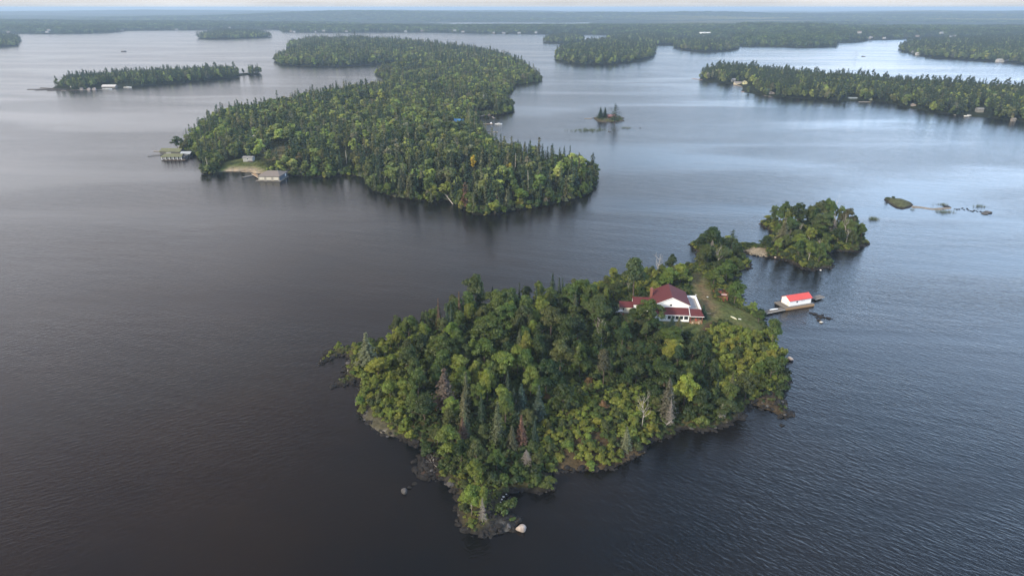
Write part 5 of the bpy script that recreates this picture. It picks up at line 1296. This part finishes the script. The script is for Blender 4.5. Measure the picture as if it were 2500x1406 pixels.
# ------------------------------------------------------------------ boathouse on its float
A = Vector((*W(1926.4, 747.8, .95), 0)); B = Vector((*W(1979, 739.4, .95), 0)); yawb = math.atan2(B.y - A.y, B.x - A.x); LB = (B - A).length
Cc = Vector((*W(1906.5, 737.5, .95), 0)); WB = (Cc - A).length
WB = min(max(WB, 4.6), 6.0)
fl = empty('floating_dock', (A.x, A.y, 0), yawb, 'broad wooden float carrying the red-roofed boathouse', 'dock')
MB().box(-2.6, LB + .8, -1.2, WB + 1.0, .55, .92).build('deck', M['deck_grey'], fl)
MB().box(-2.62, LB + .82, -1.28, -1.203, .02, .95).build('side_board', M['deck_tan'], fl)
MB().box(-2.4, LB + .6, -1.0, WB + .8, -.4, .547).build('float', M['black'], fl)
bh = empty('boathouse', (A.x, A.y, .93), yawb, 'white boathouse with bright red roof on a float beside the island', 'boathouse')
he, hr = 2.35, 3.75
mb = MB().box(0, LB, 0, WB, 0, he); mb.poly([(0, WB, he), (0, 0, he), (0, WB / 2, hr - .12)]); mb.poly([(LB, 0, he), (LB, WB, he), (LB, WB / 2, hr - .12)]); mb.build('wall', M['siding'], bh)
gable_roof(MB(), 0, LB, 0, WB, he + .12, hr, .35, .1, 'x').build('roof', M['roof_red'], bh)
f_ = MB().box(-.05, -.001, .35, 1.25, .02, 2.0).build('door', M['siding_cream'], bh); MB().box(-.09, -.052, .5, .58, .95, 1.05).build('handle', M['black'], f_)
MB().box(-.05, -.001, 2.2, 4.2, .02, .5).build('low_hatch', M['trim'], bh)
f_ = MB().box(3.15, 4.05, -.05, -.001, 1.0, 1.85).build('window', M['trim'], bh); MB().box(3.25, 3.95, -.065, -.052, 1.1, 1.75).build('pane', M['glass'], f_)
MB().box(5.6, 7.3, -.06, -.001, 1.5, 1.72).build('name_board', plain((.5, .5, .48)), bh)
MB().box(-.12, -.001, WB / 2 - .1, WB / 2 + .1, 2.3, 2.5).build('gable_lamp', M['black'], bh)
# gangway from shore, canoe on it, outer dock
def dock(p0, p1, width, label, z=.6, mat='deck_grey', thick=.18, posts=True, name='dock', cat='dock'):
    a = Vector((*W(*p0, z), 0)); b = Vector((*W(*p1, z), 0)); d_ = b - a; ln = d_.length
    t = empty(name, (a.x, a.y, 0), math.atan2(d_.y, d_.x), label, cat)
    MB().box(0, ln, -width / 2, width / 2, z - thick, z).build('deck', M[mat], t)
    MB().box(0, ln, -width / 2 - .07, -width / 2 - .003, z - thick - .12, z + .02).build('side_board', M['snag'], t)
    if posts:
        k = max(1, int(ln / 5))
        for i in range(k + 1): MB().tube([(.2 + (ln - .4) * i / k, 0, -.8), (.2 + (ln - .4) * i / k, 0, z - thick)], .12, 6).build('post', M['wood_dark'], t)
    return t
dock((1838, 763), (1868, 761), 1.9, 'shore end of the gangway half hidden by leaves', .7)
dock((1866, 762), (1912, 752.5), 2.4, 'narrow grey gangway leading to the float', .75)
dock((1984, 728.5), (2007, 722), 2.6, 'outer dock finger behind the boathouse', .7)
x_, y_ = W(1889, 756.5, .8); t = obj('canoe', hull('canoe', 3.9, .9, .35, None).mesh('canoe', M['plastic_white']), None, (x_, y_, .78), yawb - R(2)); tag(t, 'white canoe lying on the gangway to the boathouse', 'canoe')
x_, y_ = W(1908, 735, .95); t = empty('deck_chair', (x_, y_, .93), 1.2, 'small brown chair at the boathouse gable wall', 'chair')
MB().box(-.25, .25, -.25, .25, .35, .42).build('seat', M['deck_red'], t); MB().box(-.25, .25, .22, .28, .42, .9).build('backrest', M['deck_red'], t)
for a in (-.22, .22):
    for b in (-.22, .22): MB().box(a - .03, a + .03, b - .03, b + .03, 0, .35).build('leg', M['deck_red'], t)

# fallen bleached tree near the cove and leaning trunk on the mid island
def log(px0, py0, z0, px1, py1, z1, rad, label, name='fallen_tree', branches=True):
    a = Vector((*W(px0, py0, z0), z0)); b = Vector((*W(px1, py1, z1), z1)); mb = MB(); r = random.Random(int(px0))
    mb.tube([Vector((0, 0, 0)), (b - a) * .5 + Vector((0, 0, .2)), b - a], [rad, rad * .8, rad * .4], 6)
    if branches:
        for k in range(5): limb(mb, (b - a) * r.uniform(.4, .95), Vector((r.uniform(-1, 1), r.uniform(-1, 1), r.uniform(.2, 1))), 1.6, rad * .4, r, 1, 4)
    return tag(mb.build(name, M['snag'], None, a), label, 'fallen tree')
log(1619, 1047, 1.0, 1640, 1024, 3.0, .16, 'white fallen tree lying on the bushes by the cove')
log(1106, 499, .3, 1087, 476, 4.5, .3, 'leaning white trunk at the shore of the big island')
log(1038, 1121, .5, 1066, 1139, 1.5, .1, 'thin bleached log on the rubble by the cove')

# ------------------------------------------------------------------ other buildings
def house(px, py, w, d_, hh, yaw, wallc, roofc, label, z=None, land=None, rise=1.2, axis='x', nwin=2, name='cottage', cat='house', winx=None):
    x, y = W(px, py, z if z is not None else 2); zz = z if z is not None else max(.4, land.h(x, y))
    x, y = W(px, py, zz)
    t = empty(name, (x, y, zz), R(yaw), label, cat)
    mb = MB().box(-w / 2, w / 2, 0, d_, -1.5, hh)
    if axis == 'x':
        mb.poly([(-w / 2, d_, hh), (-w / 2, 0, hh), (-w / 2, d_ / 2, hh + rise * .93)]); mb.poly([(w / 2, 0, hh), (w / 2, d_, hh), (w / 2, d_ / 2, hh + rise * .93)])
    else:
        mb.poly([(-w / 2, 0, hh), (w / 2, 0, hh), (0, 0, hh + rise * .93)]); mb.poly([(w / 2, d_, hh), (-w / 2, d_, hh), (0, d_, hh + rise * .93)])
    mb.build('wall', wallc if not isinstance(wallc, tuple) else plain(wallc), t)
    gable_roof(MB(), -w / 2, w / 2, 0, d_, hh + .1, hh + rise + .1, .4, .15, axis).build('roof', roofc if not isinstance(roofc, tuple) else plain(roofc), t)
    for i in range(nwin):
        xx = -w / 2 + w * (i + .5) / nwin
        window(xx - .45, xx + .45, hh * .4, hh * .8, 0, t)
    return t
# three-door boathouse on the middle island
x_, y_ = W(658, 441, .6); t3 = empty('boathouse', (x_, y_, 0), R(-3), 'large three-door boathouse with brown roof at the middle island', 'boathouse')
def l3(px, py, z): q = W(px, py, z); c_, s_ = math.cos(R(3)), math.sin(R(3)); ax, ay = q[0] - x_, q[1] - y_; return (ax * c_ - ay * s_, ax * s_ + ay * c_)
wL, wR = l3(632, 440, .6)[0], l3(683, 441, .6)[0]
dep = 15.0
MB().box(wL, wR, 0, dep, .5, 3.6).build('wall', plain((.27, .25, .22)), t3)
MB().box(wR + .003, wR + .06, .1, dep - .1, .6, 3.5).build('side_wall', M['slate_wall'], t3)
MB().box(wL - 1.5, wR + 1.2, -1.4, dep, .1, .498).build('deck', M['deck_grey'], t3)
xm = (wL + wR) / 2; k = 1.0
mb = MB(); e0 = (wL - .6, -.6, 3.6); e1 = (wR + .6, -.6, 3.6); e2 = (wR + .6, dep + .5, 3.6); e3 = (wL - .6, dep + .5, 3.6); q1 = (wL + 4.2, dep * .55, 5.7); q2 = (wR - 3.6, dep * .55, 5.7)
mb.slab([e0, e1, q2, q1], .12).slab([e1, e2, q2], .12).slab([e2, e3, q1, q2], .12).slab([e3, e0, q1], .12); mb.build('roof', M['shed_roof'], t3)
ws = (wR - wL) / 3
for i in range(3):
    a = wL + ws * i + ws * .18; b = wL + ws * (i + 1) - ws * .14
    dd_ = MB().box(a, b, -.06, -.001, .9, 2.9).build('boat_door', plain((.50, .47, .40)), t3); MB().box(a + .1, b - .1, -.03, -.0015, .5, .897).build('door_gap_shade', M['black'], t3)  # black strip on the wall paints the shade below each boat door
MB().box(wR + .062, wR + .12, dep * .72, dep * .82, 1.2, 3.0).build('side_door', M['trim'], t3)
dock((592, 433), (628, 425), 2.0, 'low grey dock beside the three-door boathouse', .5)
dock((618, 424), (640, 437), 2.4, 'wide walkway along the three-door boathouse', .9, 'deck_tan')
# small cabin on the lawn
c1 = house(605, 393, 7.2, 5, 2.5, -3, plain((.30, .30, .29)), plain((.24, .23, .22)), 'small grey cabin with flat roof above the sandy beach', None, MID, .5, 'x', 1, 'cabin', 'cabin')
MB().box(.5, 4.6, -1.8, -.1, -.3, .2).build('porch', M['deck_grey'], c1)
# mossy floating boathouses
x_, y_ = W(425, 391, .4); t = empty('boathouse', (x_, y_, 0), R(2), 'mossy-roofed old boathouse with white posts floating off the island', 'boathouse')
MB().box(-9, 9, -1.5, 8, .1, .5).build('deck', M['wood_dark'], t); MB().box(-8.5, 8, 1.5, 7.6, .5, 2.8).build('wall', plain((.09, .085, .08)), t)
mb = MB(); mb.slab([(-10, -.6, 2.9), (6.5, -.6, 2.9), (5.5, 5, 4.4), (-8.5, 5, 4.4)], .15).slab([(-8.5, 5.01, 4.4), (5.5, 5.01, 4.4), (6.5, 10, 3.0), (-10, 10, 3.0)], .15); mb.build('roof', M['mossy'], t)
for i in range(6): MB().box(-9 + i * 3 - .15, -9 + i * 3 + .15, -.4, -.1, .5, 2.75).build('post', M['trim'], t)
for i in range(5): MB().box(-7.6 + i * 3 - .9, -7.6 + i * 3 + .9, 1.44, 1.499, .9, 2.3).build('boat_door', plain((.6, .6, .58)), t)
x_, y_ = W(452, 384, .4); t = empty('boathouse', (x_, y_, 0), R(2), 'dark boathouse with pale grey roof beside the mossy one', 'boathouse')
MB().box(-4, 4, 0, 8, .1, .5).build('deck', M['wood_dark'], t); MB().box(-3.6, 3.6, .6, 7.4, .5, 2.9).build('wall', plain((.05, .05, .05)), t)
gable_roof(MB(), -3.6, 3.6, .6, 7.4, 3.0, 4.2, .5, .15, 'x').build('roof', plain((.34, .36, .37)), t); MB().box(-.5, 2.2, .54, .598, .9, 2.2).build('boat_door', plain((.6, .6, .6)), t)
x_, y_ = W(415, 377, .4); t = empty('boathouse', (x_, y_, 0), R(-2), 'second weathered boathouse behind the mossy roofs', 'boathouse')
MB().box(-8, 8, 0, 9, .1, 2.6).build('wall', plain((.10, .095, .09)), t); gable_roof(MB(), -8, 8, 0, 9, 2.7, 4.4, .5, .15, 'x').build('roof', M['mossy'], t)
MB().box(-3, 1, -.06, -.001, .9, 2.2).build('boat_door', plain((.3, .3, .3)), t)
dock((361, 381), (396, 377), 1.8, 'lower dock finger reaching out from the mossy boathouse', .4); dock((376, 368), (396, 370), 1.6, 'upper dock finger beyond the mossy boathouse', .4)
# blue-roofed cottage and bay docks
house(1122, 306, 11, 9, 2.2, -2, M['siding'], plain((.05, .17, .36), .5), 'cottage with a bright blue roof by the sheltered bay', None, MID, 3.2, 'x', 2)
house(1014, 200, 9, 8, 3.2, 12, M['siding'], plain((.55, .55, .55)), 'white house at the neck of the middle island', None, MID, 1.4, 'y', 2)
house(1062, 205, 13, 7, 2.4, -4, plain((.20, .11, .10)), plain((.22, .17, .16)), 'low reddish lodge on the far half of the middle island', None, MID, 1.2, 'x', 3, 'lodge', 'lodge')
house(618, 334, 5, 4, 2.0, 8, M['siding'], plain((.6, .6, .6)), 'tiny white cabin deep among the trees of the middle island', None, MID, .8, 'x', 1, 'cabin', 'cabin')
dock((1168, 303), (1203, 303), 3.2, 'brown plank dock in the sheltered bay', .6, 'deck_tan'); dock((1178, 321), (1216, 322), 1.8, 'long low dock in front of the bay', .4); dock((1194, 311), (1203, 311), 2, 'small dark swim raft in the bay', .3, 'wood_dark', posts=False, name='raft', cat='raft')
dock((1202, 285), (1208, 289), 1.5, 'short dock by the sandy cove', .4)
def motorboat(px, py, L_, yaw, label, hullc='plastic_white', cabin=True, cover=None):
    x, y = W(px, py, .2); t = empty('motorboat', (x, y, -.15), R(yaw), label, 'boat')
    mb = MB(); n_ = 8; ring = []
    for i in range(n_ + 1):
        u = i / n_; w_ = L_ * .16 * (1 - max(0, (u - .5) * 2) ** 2.2) + .03; sh_ = .9 + .35 * u; ring.append([((u - .5) * L_, -w_, sh_), ((u - .5) * L_, -w_ * .8, .2), ((u - .5) * L_, w_ * .8, .2), ((u - .5) * L_, w_, sh_)])
    for a, b in zip(ring[:-1], ring[1:]):
        for k in range(3): mb.poly([a[k], b[k], b[k + 1], a[k + 1]])
        mb.poly([a[3], b[3], b[0], a[0]])
    mb.poly(ring[0][::-1]); mb.build('hull', M[hullc], t)
    if cabin:
        MB().box(-L_ * .12, L_ * .2, -L_ * .11, L_ * .11, 1.05, 1.7).build('cabin', M['plastic_white'], t); MB().box(-L_ * .1, L_ * .2 + .02, -L_ * .115, L_ * .115, 1.3, 1.6).build('windshield', M['glass'], t)
        MB().slab([(-L_ * .2, -L_ * .12, 2.3), (L_ * .12, -L_ * .12, 2.3), (L_ * .12, L_ * .12, 2.3), (-L_ * .2, L_ * .12, 2.3)], .08).build('canopy', M[cover or 'black'], t)
    return t
motorboat(1217, 304, 7.5, 4, 'motorboat with dark canopy moored at the bay dock'); motorboat(1199, 302, 4.5, 90, 'small white boat tied to the brown bay dock', cabin=False)
# red cabin islet
x_, y_ = W(1493, 292, 1.3); house(1491, 289.5, 11, 6, 2.3, -3, plain((.30, .035, .04)), plain((.26, .13, .13)), 'red cabin with faded red roof on the tiny rocky islet', 1.2, None, 1.5, 'x', 3, 'cabin', 'cabin')
dock((1426, 289.5), (1444, 289.5), 1.6, 'thin dock of the red cabin islet', .4); dock((1443, 289), (1450, 285), .8, 'narrow gangplank of the red cabin islet', .5)
for kind, px, py, wpx, h, lb in (('spruce',1467,263,17,11,'thicker spruce on the red cabin islet'), ('spruce',1478,262,14,11,'slimmer spruce on the red cabin islet'), ('pine',1503,252,31,21,'big wide pine beside the red cabin'), ('broad',1497,285,16,3.5,'low bushy tree in front of the red cabin')):
    x, y, g = CABIN.top(px, py, h); w = wpx * PX(x, y, g)[2] / F; t = plant(kind, x, y, g - .2, h, w, 's' if kind != 'broad' else 'o', lb, rnd=rl, mid=False)
for px, py in ((1465, 287), (1485, 286), (1512, 287), (1475, 289), (1503, 292), (1470, 293), (1482, 295), (1495, 296), (1507, 295), (1515, 292), (1478, 290), (1462, 290)):
    x, y = W(px, py, 1); t = plant('shrub', x, y, .9, rl.uniform(1.2, 2.2), rl.uniform(3, 5), rl.choice('oyg'), None, None, rnd=rl); named(t, 'low shrub on the rocks of the red cabin islet', 'shrubs on the red cabin islet')
# small bushes on the grassy islet
for px, py, c in ((2166, 486, 'o'), (2181, 484, 'd')):
    x, y = W(px, py, 1); plant('shrub', x, y, .7, 1.6, 3.2, c, 'brown bush at the rocky head of the grassy islet' if c == 'o' else 'dark bush on the crest of the grassy islet', None, rnd=rl)

# west island waterfront
for i, (a, b, lb) in enumerate((((66,219),(150,217),'longest log boom reaching into open water'),((85,221),(165,218),'second log boom lying beside the longest'),((98,215),(150,217),'short log boom closest to the trees'),((115,222),(190,221),'log boom nearest the open lake side'))):
    A_ = Vector((*W(*a, .2), 0)); B_ = Vector((*W(*b, .2), 0)); t = MB().tube([(0, 0, .2), tuple((B_ - A_) + Vector((0, 0, .2)))], .5, 6).build('log_boom', M['wood_dark'], None, A_); tag(t, lb, 'log boom')
dock((150, 221), (262, 218), 2.5, 'long waterfront dock under the narrow island trees', .5)
house(265, 216, 19, 9, 2.4, 4, plain((.14, .13, .12)), plain((.50, .48, .46), .5), 'boathouse with a long white roof on the narrow island', .3, None, 2.2, 'x', 4, 'boathouse', 'boathouse')
house(176, 213, 5, 5, 3.2, 10, M['siding'], plain((.5, .5, .5)), 'small white cabin at the end of the narrow island', None, WEST, 1, 'y', 1)
house(180, 205, 14, 9, 4.2, 6, plain((.22, .12, .10)), plain((.20, .13, .11)), 'red-brown lodge behind the trees of the narrow island', None, WEST, 2.2, 'x', 3, 'lodge', 'lodge')
motorboat(262, 218.5, 14, 3, 'white cruiser moored before the long white roof'); motorboat(312, 214, 12, -4, 'white cruiser moored past the long white roof')
for px, py, lb in ((198, 216, 'little grey hut first along the narrow island dock'), (216, 217.5, 'little grey hut second along the narrow island dock'), (229, 217, 'reddish hut nearest the white boathouse roof')):
    house(px, py + 3, 4, 3, 2, 5, plain((.35, .30, .28)), plain((.42, .36, .34)), lb, .5, None, .8, 'y', 1, 'hut', 'hut')
MB_ = MB().tube([(0, 0, 0), (0, 0, 12)], .18, 6); x_, y_ = W(137, 212, 2); t = empty('flagpole', (x_, y_, 1), 0, 'thin white flagpole at the end of the narrow island', 'flagpole'); MB_.build('pole', M['trim'], t); MB().box(-.25, .25, -.25, .25, 11.9, 12.2).build('finial', M['trim'], t)
# east island waterfront
E = [(1769,187,8,7,3.4,M['siding'],(.5,.5,.5),'white cottage high among the trees on the cottage-lined island','y',1.4),
 (1791,198,7,7,2.6,M['siding'],(.55,.55,.55),'white cottage behind the beige boathouse','x',1.2),
 (1803,207,14,8,2.6,plain((.55,.50,.38)),(.36,.32,.30),'beige boathouse on the shore of the cottage-lined island','x',1.6),
 (1820,206,6.5,8,3.0,plain((.62,.60,.30)),(.42,.40,.30),'yellow-gabled boathouse beside the beige one','y',2.0),
 (1873,224,10,7,2.6,plain((.24,.22,.21)),(.12,.24,.22),'cottage with a green roof above the crowded docks','x',1.5),
 (1885,231,7,6,2.4,plain((.40,.36,.33)),(.30,.27,.26),'small brown cottage below the green roof','y',1.2),
 (1951,226,6,7,3.4,plain((.45,.32,.26)),(.35,.28,.25),'tall tan cottage between birches on the cottage-lined island','y',1.6),
 (2045,231,8,7,3.2,plain((.40,.45,.45)),(.36,.38,.38),'grey cottage near the flat green boathouse','x',1.3),
 (2082,245,13,9,3.0,plain((.10,.12,.12)),(.46,.52,.52),'boathouse with a flat pale green roof','x',.4),
 (2144,229,10,8,2.4,plain((.45,.45,.42)),(.50,.52,.50),'long pale cottage set back in the trees','x',1.0),
 (2201,231,7,6,2.2,plain((.30,.10,.09)),(.32,.13,.12),'red cottage deep in the trees','x',1.2),
 (2231,261,5.5,5,2.4,plain((.30,.25,.22)),(.32,.27,.24),'tan boathouse with small docks','y',1.2),
 (2394,272,8,7,2.4,plain((.20,.20,.19)),(.26,.26,.25),'grey cottage above the white boats','x',1.2),
 (2126,246,4,4,2.2,plain((.40,.42,.22)),(.3,.28,.2),'small mustard hut at the water','y',1.2),
 (2476,296,4.5,4,2.2,plain((.22,.20,.18)),(.28,.26,.24),'hut at the last dock of the cottage-lined island','x',1.0)]
for px, py, w, d_, hh, wc, rc, lb, ax, rs in E:
    rc = tuple(q * .75 for q in rc); wc = plain((.36, .36, .37)) if wc is M['siding'] else wc; w, d_, hh = w * .82, d_ * .82, hh * .9
    house(px, py, w, d_, hh, rl.uniform(-8, 8), wc, rc, lb, max(.5, min(5, EAST.h(*W(px, py, 2)))), None, rs, ax, 2)
for a, b, wd, lb, mt in (((1690,192),(1716,195),3,'reddish dock at the pointed end of the cottage-lined island','deck_red'), ((1810,224),(1850,227),4,'broad red-brown dock below the yellow gable','deck_red'), ((1848,229),(1885,236),3,'stony dock continuing along the crowded shore','deck_grey'), ((2054,241),(2100,244),2.5,'white dock in front of the flat green boathouse','snag'), ((2182,252),(2222,256),2.5,'pale dock beside the tan boathouse','snag'), ((2330,281),(2388,280),2.5,'long pale dock near the white boats','snag'), ((2096,249),(2124,249),2,'thin pale breakwater off the flat green boathouse','snag'), ((1795,207),(1815,212),2.5,'tan dock under the beige boathouse','deck_tan'), ((2236,258),(2262,262),2,'small pale dock past the tan boathouse','snag')):
    dock(a, b, wd, lb, .5, mt, posts=False)
for px, py, L_, yaw, lb in ((2206,254,8,5,'white boat between the pale docks'), (2365,284,10,8,'larger white boat at the long pale dock'), (2350,280,7,-10,'smaller white boat at the long pale dock'), (2297,269,6,10,'white boat alone on its mooring'), (1842,224,7,15,'white boat at the broad red-brown dock'), (2082,241,6,80,'boat tucked into the flat green boathouse')):
    motorboat(px, py, L_, yaw, lb)
# far shore cottages: small, pale, at the water of the mainland and the far peninsula
far_c = [(20,80,'left'),(114,80,''),(118,75,''),(297,76,''),(430,73,''),(560,69,''),(710,78,''),(718,79,''),(770,79,''),(790,77,''),(846,78,''),(990,78,''),(1030,77,''),(1110,76,''),(1130,79,''),(1205,82,''),(1230,82,''),(1268,82,''),(1310,82,''),(1308,81,''),(2099,81,''),(2122,96,''),(2128,93,''),(2160,95,''),(2240,90,''),(2300,82,''),(2320,91,''),(2330,90,'')]
adj = ['white', 'grey', 'pale', 'cream']; mainland_marks = ['beyond the far small island', 'behind the open channel', 'behind the round island', 'near the marina', 'by the wide bay', 'at the reddish beach']
def FZ(px):
    for lim, w_ in ((260, 'near the far edge of the bay'), (480, 'short of the far small island'), (660, 'behind the far small island'), (860, 'behind the big island trees'), (1180, 'past the big island'), (1350, 'behind the little channel island'), (2150, 'beside the marina inlet'), (2600, 'beyond the far peninsula')):
        if px < lim: return w_
for i, (px, py, _) in enumerate(far_c):
    z = 3 if py > 78 else 12
    sy_f = float(np.interp(px, sx, sy)); z = max(1.0, (sy_f - py) * 2.0 + 1.0)
    house(px, py, rl.uniform(8, 15), 8, 3.2, rl.uniform(-20, 20), plain((.30, .30, .31)) if i % 3 else plain((.20, .18, .16)), (.28, .28, .29) if i % 2 else (.18, .15, .14), 'tiny pale cottage on the distant shore ' + FZ(px), z, None, 1.8, 'x', 0).__setitem__('group', 'cottages on the distant shore ' + FZ(px))
for px, py, w, lb in ((1735, 93, 60, 'reddish marina shed on the distant shore'), (1722, 86, 40, 'pale building above the distant marina')):
    house(px, py, w, 20, 7, 0, plain((.45, .25, .22)) if 'red' in lb else M['siding'], (.6, .6, .58), lb, 3 if 'red' in lb else 12, None, 3, 'x', 0)
for px, py, w, d_, lb in ((2210,121,14,10,'white cottage at the end of the far peninsula'), (2236,130,16,10,'pale boathouse with white boats on the far peninsula'), (2244,134,12,8,'lower pale boathouse on the far peninsula'), (2343,127,16,10,'long pale cottage in the trees of the far peninsula'), (2390,131,16,12,'steep-gabled pale chalet on the far peninsula'), (2317,140,12,8,'small pale cottage near the far peninsula water'), (2372,142,22,9,'long pale boathouse on the far peninsula shore'), (2452,151,26,10,'white double boathouse on the far peninsula shore'), (2470,151,20,10,'white boathouse at the very edge of the far peninsula'), (2464,103,14,10,'pale cottage at the back of the far peninsula'), (2436,93,12,9,'pale cottage by the far inlet')):
    zz = 1.0 if py > 139 or py in (121, 130, 134) else 9.0
    house(px, py, w, d_, 3.5, rl.uniform(-8, 8), plain((.42, .42, .43)), (.38, .38, .38), lb, zz, None, 5 if 'chalet' in lb else 2, 'y' if 'chalet' in lb else 'x', 2)

# look-alikes that share a label share a group too
SZ = ('small ', 'tall ', 'slender ', 'spreading ')
for lb, ts in LABELS.items():
    if len(ts) in (2, 3) and 'group' not in ts[0]:
        ts = sorted(ts, key=lambda t: -t.children[0].scale.z); core = lb
        for q in SZ:
            if core.startswith(q): core = core[len(q):]
        pre = {'small ': 'small-sized ', 'tall ': 'tall '}.get(next((q for q in SZ if lb.startswith(q)), ''), '')
        words_ = ('taller', 'shorter') if len(ts) == 2 else ('tallest', 'middle-height', 'shortest')
        for t, q in zip(ts, words_): t['label'] = ' '.join((q + ' ' + (next((z for z in SZ if lb.startswith(z)), '') if len((q + ' ' + lb).split()) <= 16 else '') + core).replace('broadleaf tree', 'leafy tree' if len(core.split()) < 16 else 'tree').split())
    elif len(ts) > 1:
        for t in ts:
            if 'group' not in t: t['group'] = lb.replace('tree ', 'trees ', 1) if 'tree ' in lb else lb + ' and its like'

# ------------------------------------------------------------------ haze
hm = bpy.data.materials.new('haze'); hm.use_nodes = True; t = hm.node_tree; t.nodes.clear()
o = N(t, 'ShaderNodeOutputMaterial'); pv = N(t, 'ShaderNodeVolumePrincipled'); pv.inputs['Density'].default_value = 1.1e-4
pv.inputs['Color'].default_value = (.54, .71, .89, 1); pv.inputs['Anisotropy'].default_value = 0.1
t.links.new(pv.outputs[0], o.inputs['Volume'])
hz_top = max(118.0, float(ZZ.max()) + 3)
mb = MB().box(-54000, 54000, -2000, 54000, -12, hz_top)
tag(mb.build('haze', hm), 'pale blue summer haze over the whole lake', None, None, 'stuff')
print('HAZE TOP', hz_top, 'TREES', len(TREES), 'broad', n_broad, 'shrub', n_shrub, 'extra', len(extra), 'single mid', cb, cs, 'shared', sum(1 for v_ in LABELS.values() if len(v_) > 1))
